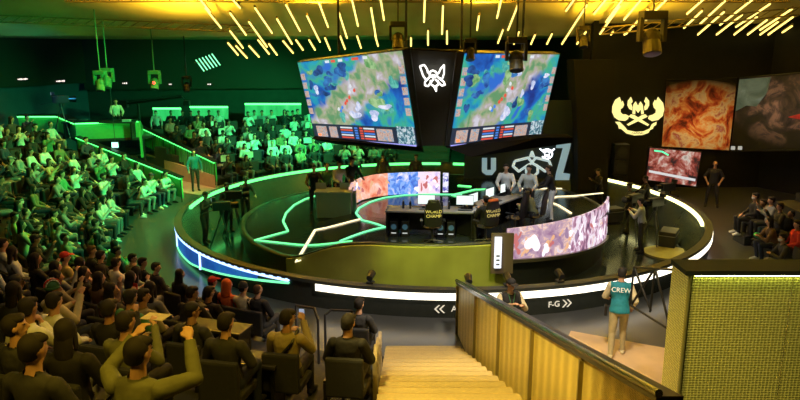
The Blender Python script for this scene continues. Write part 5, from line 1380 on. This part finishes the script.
# casters' counter on the left of the platform
cp_ = atz(331, 216, zt(-2.0)); czb = zt(-2.0)
cb = empty('crew_counter', (cp_.x+.1, cp_.y+.3, czb-.05), 0, 'pale green-grey box counter with crew behind it, left of the curved LED screen', 'counter')
MB().box((0, 0, .42), (1.15, .7, .84), bev=.01).build('body', mat('counter_pale', (.25, .34, .26), .5), cb)
MB().box((0, 0, .865), (1.25, .8, .05), bev=.01).build('counter_top', mat('counter_top', (.35, .40, .38), .4), cb)
MB().box((.66, .1, .40), (.12, .5, .76), bev=.01).build('side_cabinet', mat('counter_shade', (.12, .18, .12), .5), cb)
for i, (dx, dy, sc, lb) in enumerate(((-.75, .6, 'black', 'crew member in black left of the pale counter'), (-.35, .75, 'green', 'crew member in green top behind the pale counter'), (.05, .75, 'white', 'crew member in white top behind the pale counter'), (.45, .85, 'charcoal', 'crew member in dark grey behind the right end of the pale counter'))):
    q = cb.location+Vector((dx, dy, 0)); person((q.x, q.y, zt(q.x)), Rd(-80+i*12), 'desk', hair='short' if i != 1 else 'crop', shirt=sc, label=lb)
    if i in (1, 3):
        e = empty('laptop', cb.location+Vector((dx-.1, .15, .89)), 0, 'open dark laptop on the pale counter, %s one' % ('left' if i == 1 else 'right'), 'laptop')
        MB().box((0, 0, .01), (.34, .24, .02)).build('base', chrome, e); MB().box((0, -.13, .12), (.34, .015, .22)).build('lid', chrome, e)
for i, (px, lb) in enumerate(((355, 'head of a person behind the curved LED screen, left'), (383, 'person in black standing behind the curved LED screen, middle'), (416, 'person behind the curved LED screen, right'))):
    p = aty(px, 158, 29.3); person((p.x, p.y, SF), Rd(-90), 'stand', hair='short', shirt='charcoal', label=lb)
# camera operators inside the ring
OPS = [(206, 243, -20, 'camera operator in black on the green stage floor, leftmost'), (229, 232, -40, 'camera operator beside a tripod, second from the left on the green stage floor'), (246, 222, -50, 'stage hand in dark clothes farther back on the green stage floor'),
       (640, 252, 150, 'camera operator standing tall in the right of the stage floor'), (627, 232, 160, 'stage hand in black left of the tall camera operator'), (646, 222, 170, 'stage hand behind the cameras by the yellow strip'), (598, 212, 190, 'stage hand in shadow right of the pink LED screen')]
for i, (px, py, fa, lb) in enumerate(OPS):
    p = atz(px, py, SF); d = math.hypot(p.x-RC[0], p.y-RC[1])
    person((p.x, p.y, SF), Rd(fa), ('camera', 'stand', 'desk')[i % 3], hair=('cap', 'short')[i % 2], hairc='black', shirt='black' if i not in (3,) else 'pale', skin=i % 3, label=lb)
for (px, py, rz, lb) in ((224, 250, -70, 'tripod video camera in front of the leftmost operator'), (236, 236, -80, 'tripod video camera beside the second operator on the left'), (652, 245, 120, 'video camera in front of the tall operator on the right'), (664, 226, 110, 'video camera on tripod by the yellow strip'), (632, 240, 120, 'low video camera beside the end of the pink LED screen')):
    camera_rig(atz(px, py, SF), Rd(rz), lb, 1.25)
for (px, py, rx, lb) in ((668, 254, .75, 'pool of olive light painted as a disc on the right of the stage floor'),):
    p = atz(px, py, SF); e = empty('light_pool_disc', p, 0, lb, 'disc'); MB().cyl((0, 0, 0.001), (0, 0, .06), rx, n=48).build('disc', mat('olive_light_pool', (.30, .28, .09), .4, nz=.2), e)  # olive pool of light laid on the floor as a thin disc
for i, (px, py) in enumerate(((610, 222), (668, 246))):
    p = atz(px, py, SF); e = empty('equipment_case', p, Rd(20+40*i), ['dark flight case just right of the pink LED screen', 'dark flight case near the inner yellow ring light'][i], 'case')
    MB().box((0, 0, .3), (.8, .5, .5), bev=.01).build('case_body', charcoal, e)
    MB().box((0, 0, .42), (.82, .52, .02)).build('metal_band', chrome, e)
    for sx in (-.3, .3):
        for sy in (-.18, .18): MB().ball((sx, sy, .035), (.03, .03, .034), 1).build('castor', black, e)
# small lamps on the ring cap
for i, a_ in enumerate((256.5, 271.5, 277.5, 286)):
    a_ = Rd(a_); p = Vector((RC[0]+(RR-.1)*math.cos(a_), RC[1]+(RR-.1)*math.sin(a_), .68))
    e = empty('cap_spotlight', p, a_, 'small black spotlight on the near ring cap, %s from the left' % ['first', 'second', 'third', 'fourth'][i], 'spotlight')
    MB().box((0, 0, .02), (.16, .16, .04)).cyl((0, 0, .04), (0, 0, .12), .02).build('bracket', black, e)
    MB().cyl((.10, 0, .14), (-.12, 0, .20), .07, .09, 14).build('can', plastic, e)
# seat guard rails near the stair
for i, (pts, lb) in enumerate((([(296, 345), (296, 306), (314, 308), (318, 320), (318, 345)], 'black tubular guard rail left of the pair beside the stair seats'), ([(325, 345), (325, 315), (331, 310), (352, 311), (352, 330)], 'black tubular guard rail right of the pair beside the stair seats'))):
    p0 = [aty(x, y, 11.2-.02*(y-306)) for x, y in pts]
    e = empty('guard_rail', (p0[0].x, p0[0].y, 0.0), 0, lb, 'railing')
    pts3 = [p-e.location for p in p0]; pts3[0].z = .2; pts3[-1].z = .2
    MB().tube(pts3, .022).build('tube', plastic, e)
# pale end panels of the seat rows beside the stair
for i in range(3):
    k = 2+i; y = RC[1]-TR0-TD*k-.45
    e = empty('row_end_panel', (-.33, y, TZ*k), 0, 'pale worn end panel of a seat row beside the stair, %s from the ring' % ['first', 'second', 'third'][i], 'panel')
    MB().box((0, 0, .36), (.06, .55, .72), bev=.02).build('panel', mat('end_panel_beige', (.35, .30, .2), .5, nz=.3), e)
    MB().cyl((.031, -.05, .5), (.036, -.05, .5), .07, n=20).build('row_disc', mat('disc_dark', (.08, .07, .05), .4), e)
# wide dark desk-backs in the near rows
for i, (px, py, wd_) in enumerate(((238, 348, 1.1), (216, 330, 1.0))):
    p = aty(px, py, (7.6, 9.2)[i]); a_ = math.atan2(p.y-RC[1], p.x-RC[0])
    z_ = TZ*max(0, int((math.hypot(p.x-RC[0], p.y-RC[1])-TR0)/TD))
    e = empty('press_table', (p.x, p.y, z_), a_+PI/2, ['nearer dark press table with a pale edge in the near rows', 'farther dark press table in the near rows'][i], 'table')
    MB().box((0, 0, .72), (wd_, .4, .04), bev=.01).build('table_top', charcoal, e)
    MB().box((0, -.19, .74), (wd_, .012, .02)).build('edge_strip', chrome, e)
    MB().box((0, .15, .36), (wd_-.05, .03, .68)).build('front_panel', black, e)
    for s_ in (-1, 1): MB().box((s_*(wd_/2-.05), 0, .35), (.04, .34, .70)).build('leg', black, e)
# dark loudspeaker array by the wall emblem
ls = empty('loudspeaker_stack', aty(619, 172, 27.8), 0, 'black equipment stack at the foot of the wall below the yellow emblem', 'loudspeaker')
ls.location.z = 0
for i in range(3): 
    MB().box((0, 0, .35+.66*i), (.6, .5, .64), bev=.02).build('cabinet', plastic, ls)
    MB().cyl((0, -.26, .35+.66*i), (0, -.27, .35+.66*i), .22, n=20).build('speaker_cone', charcoal, ls)
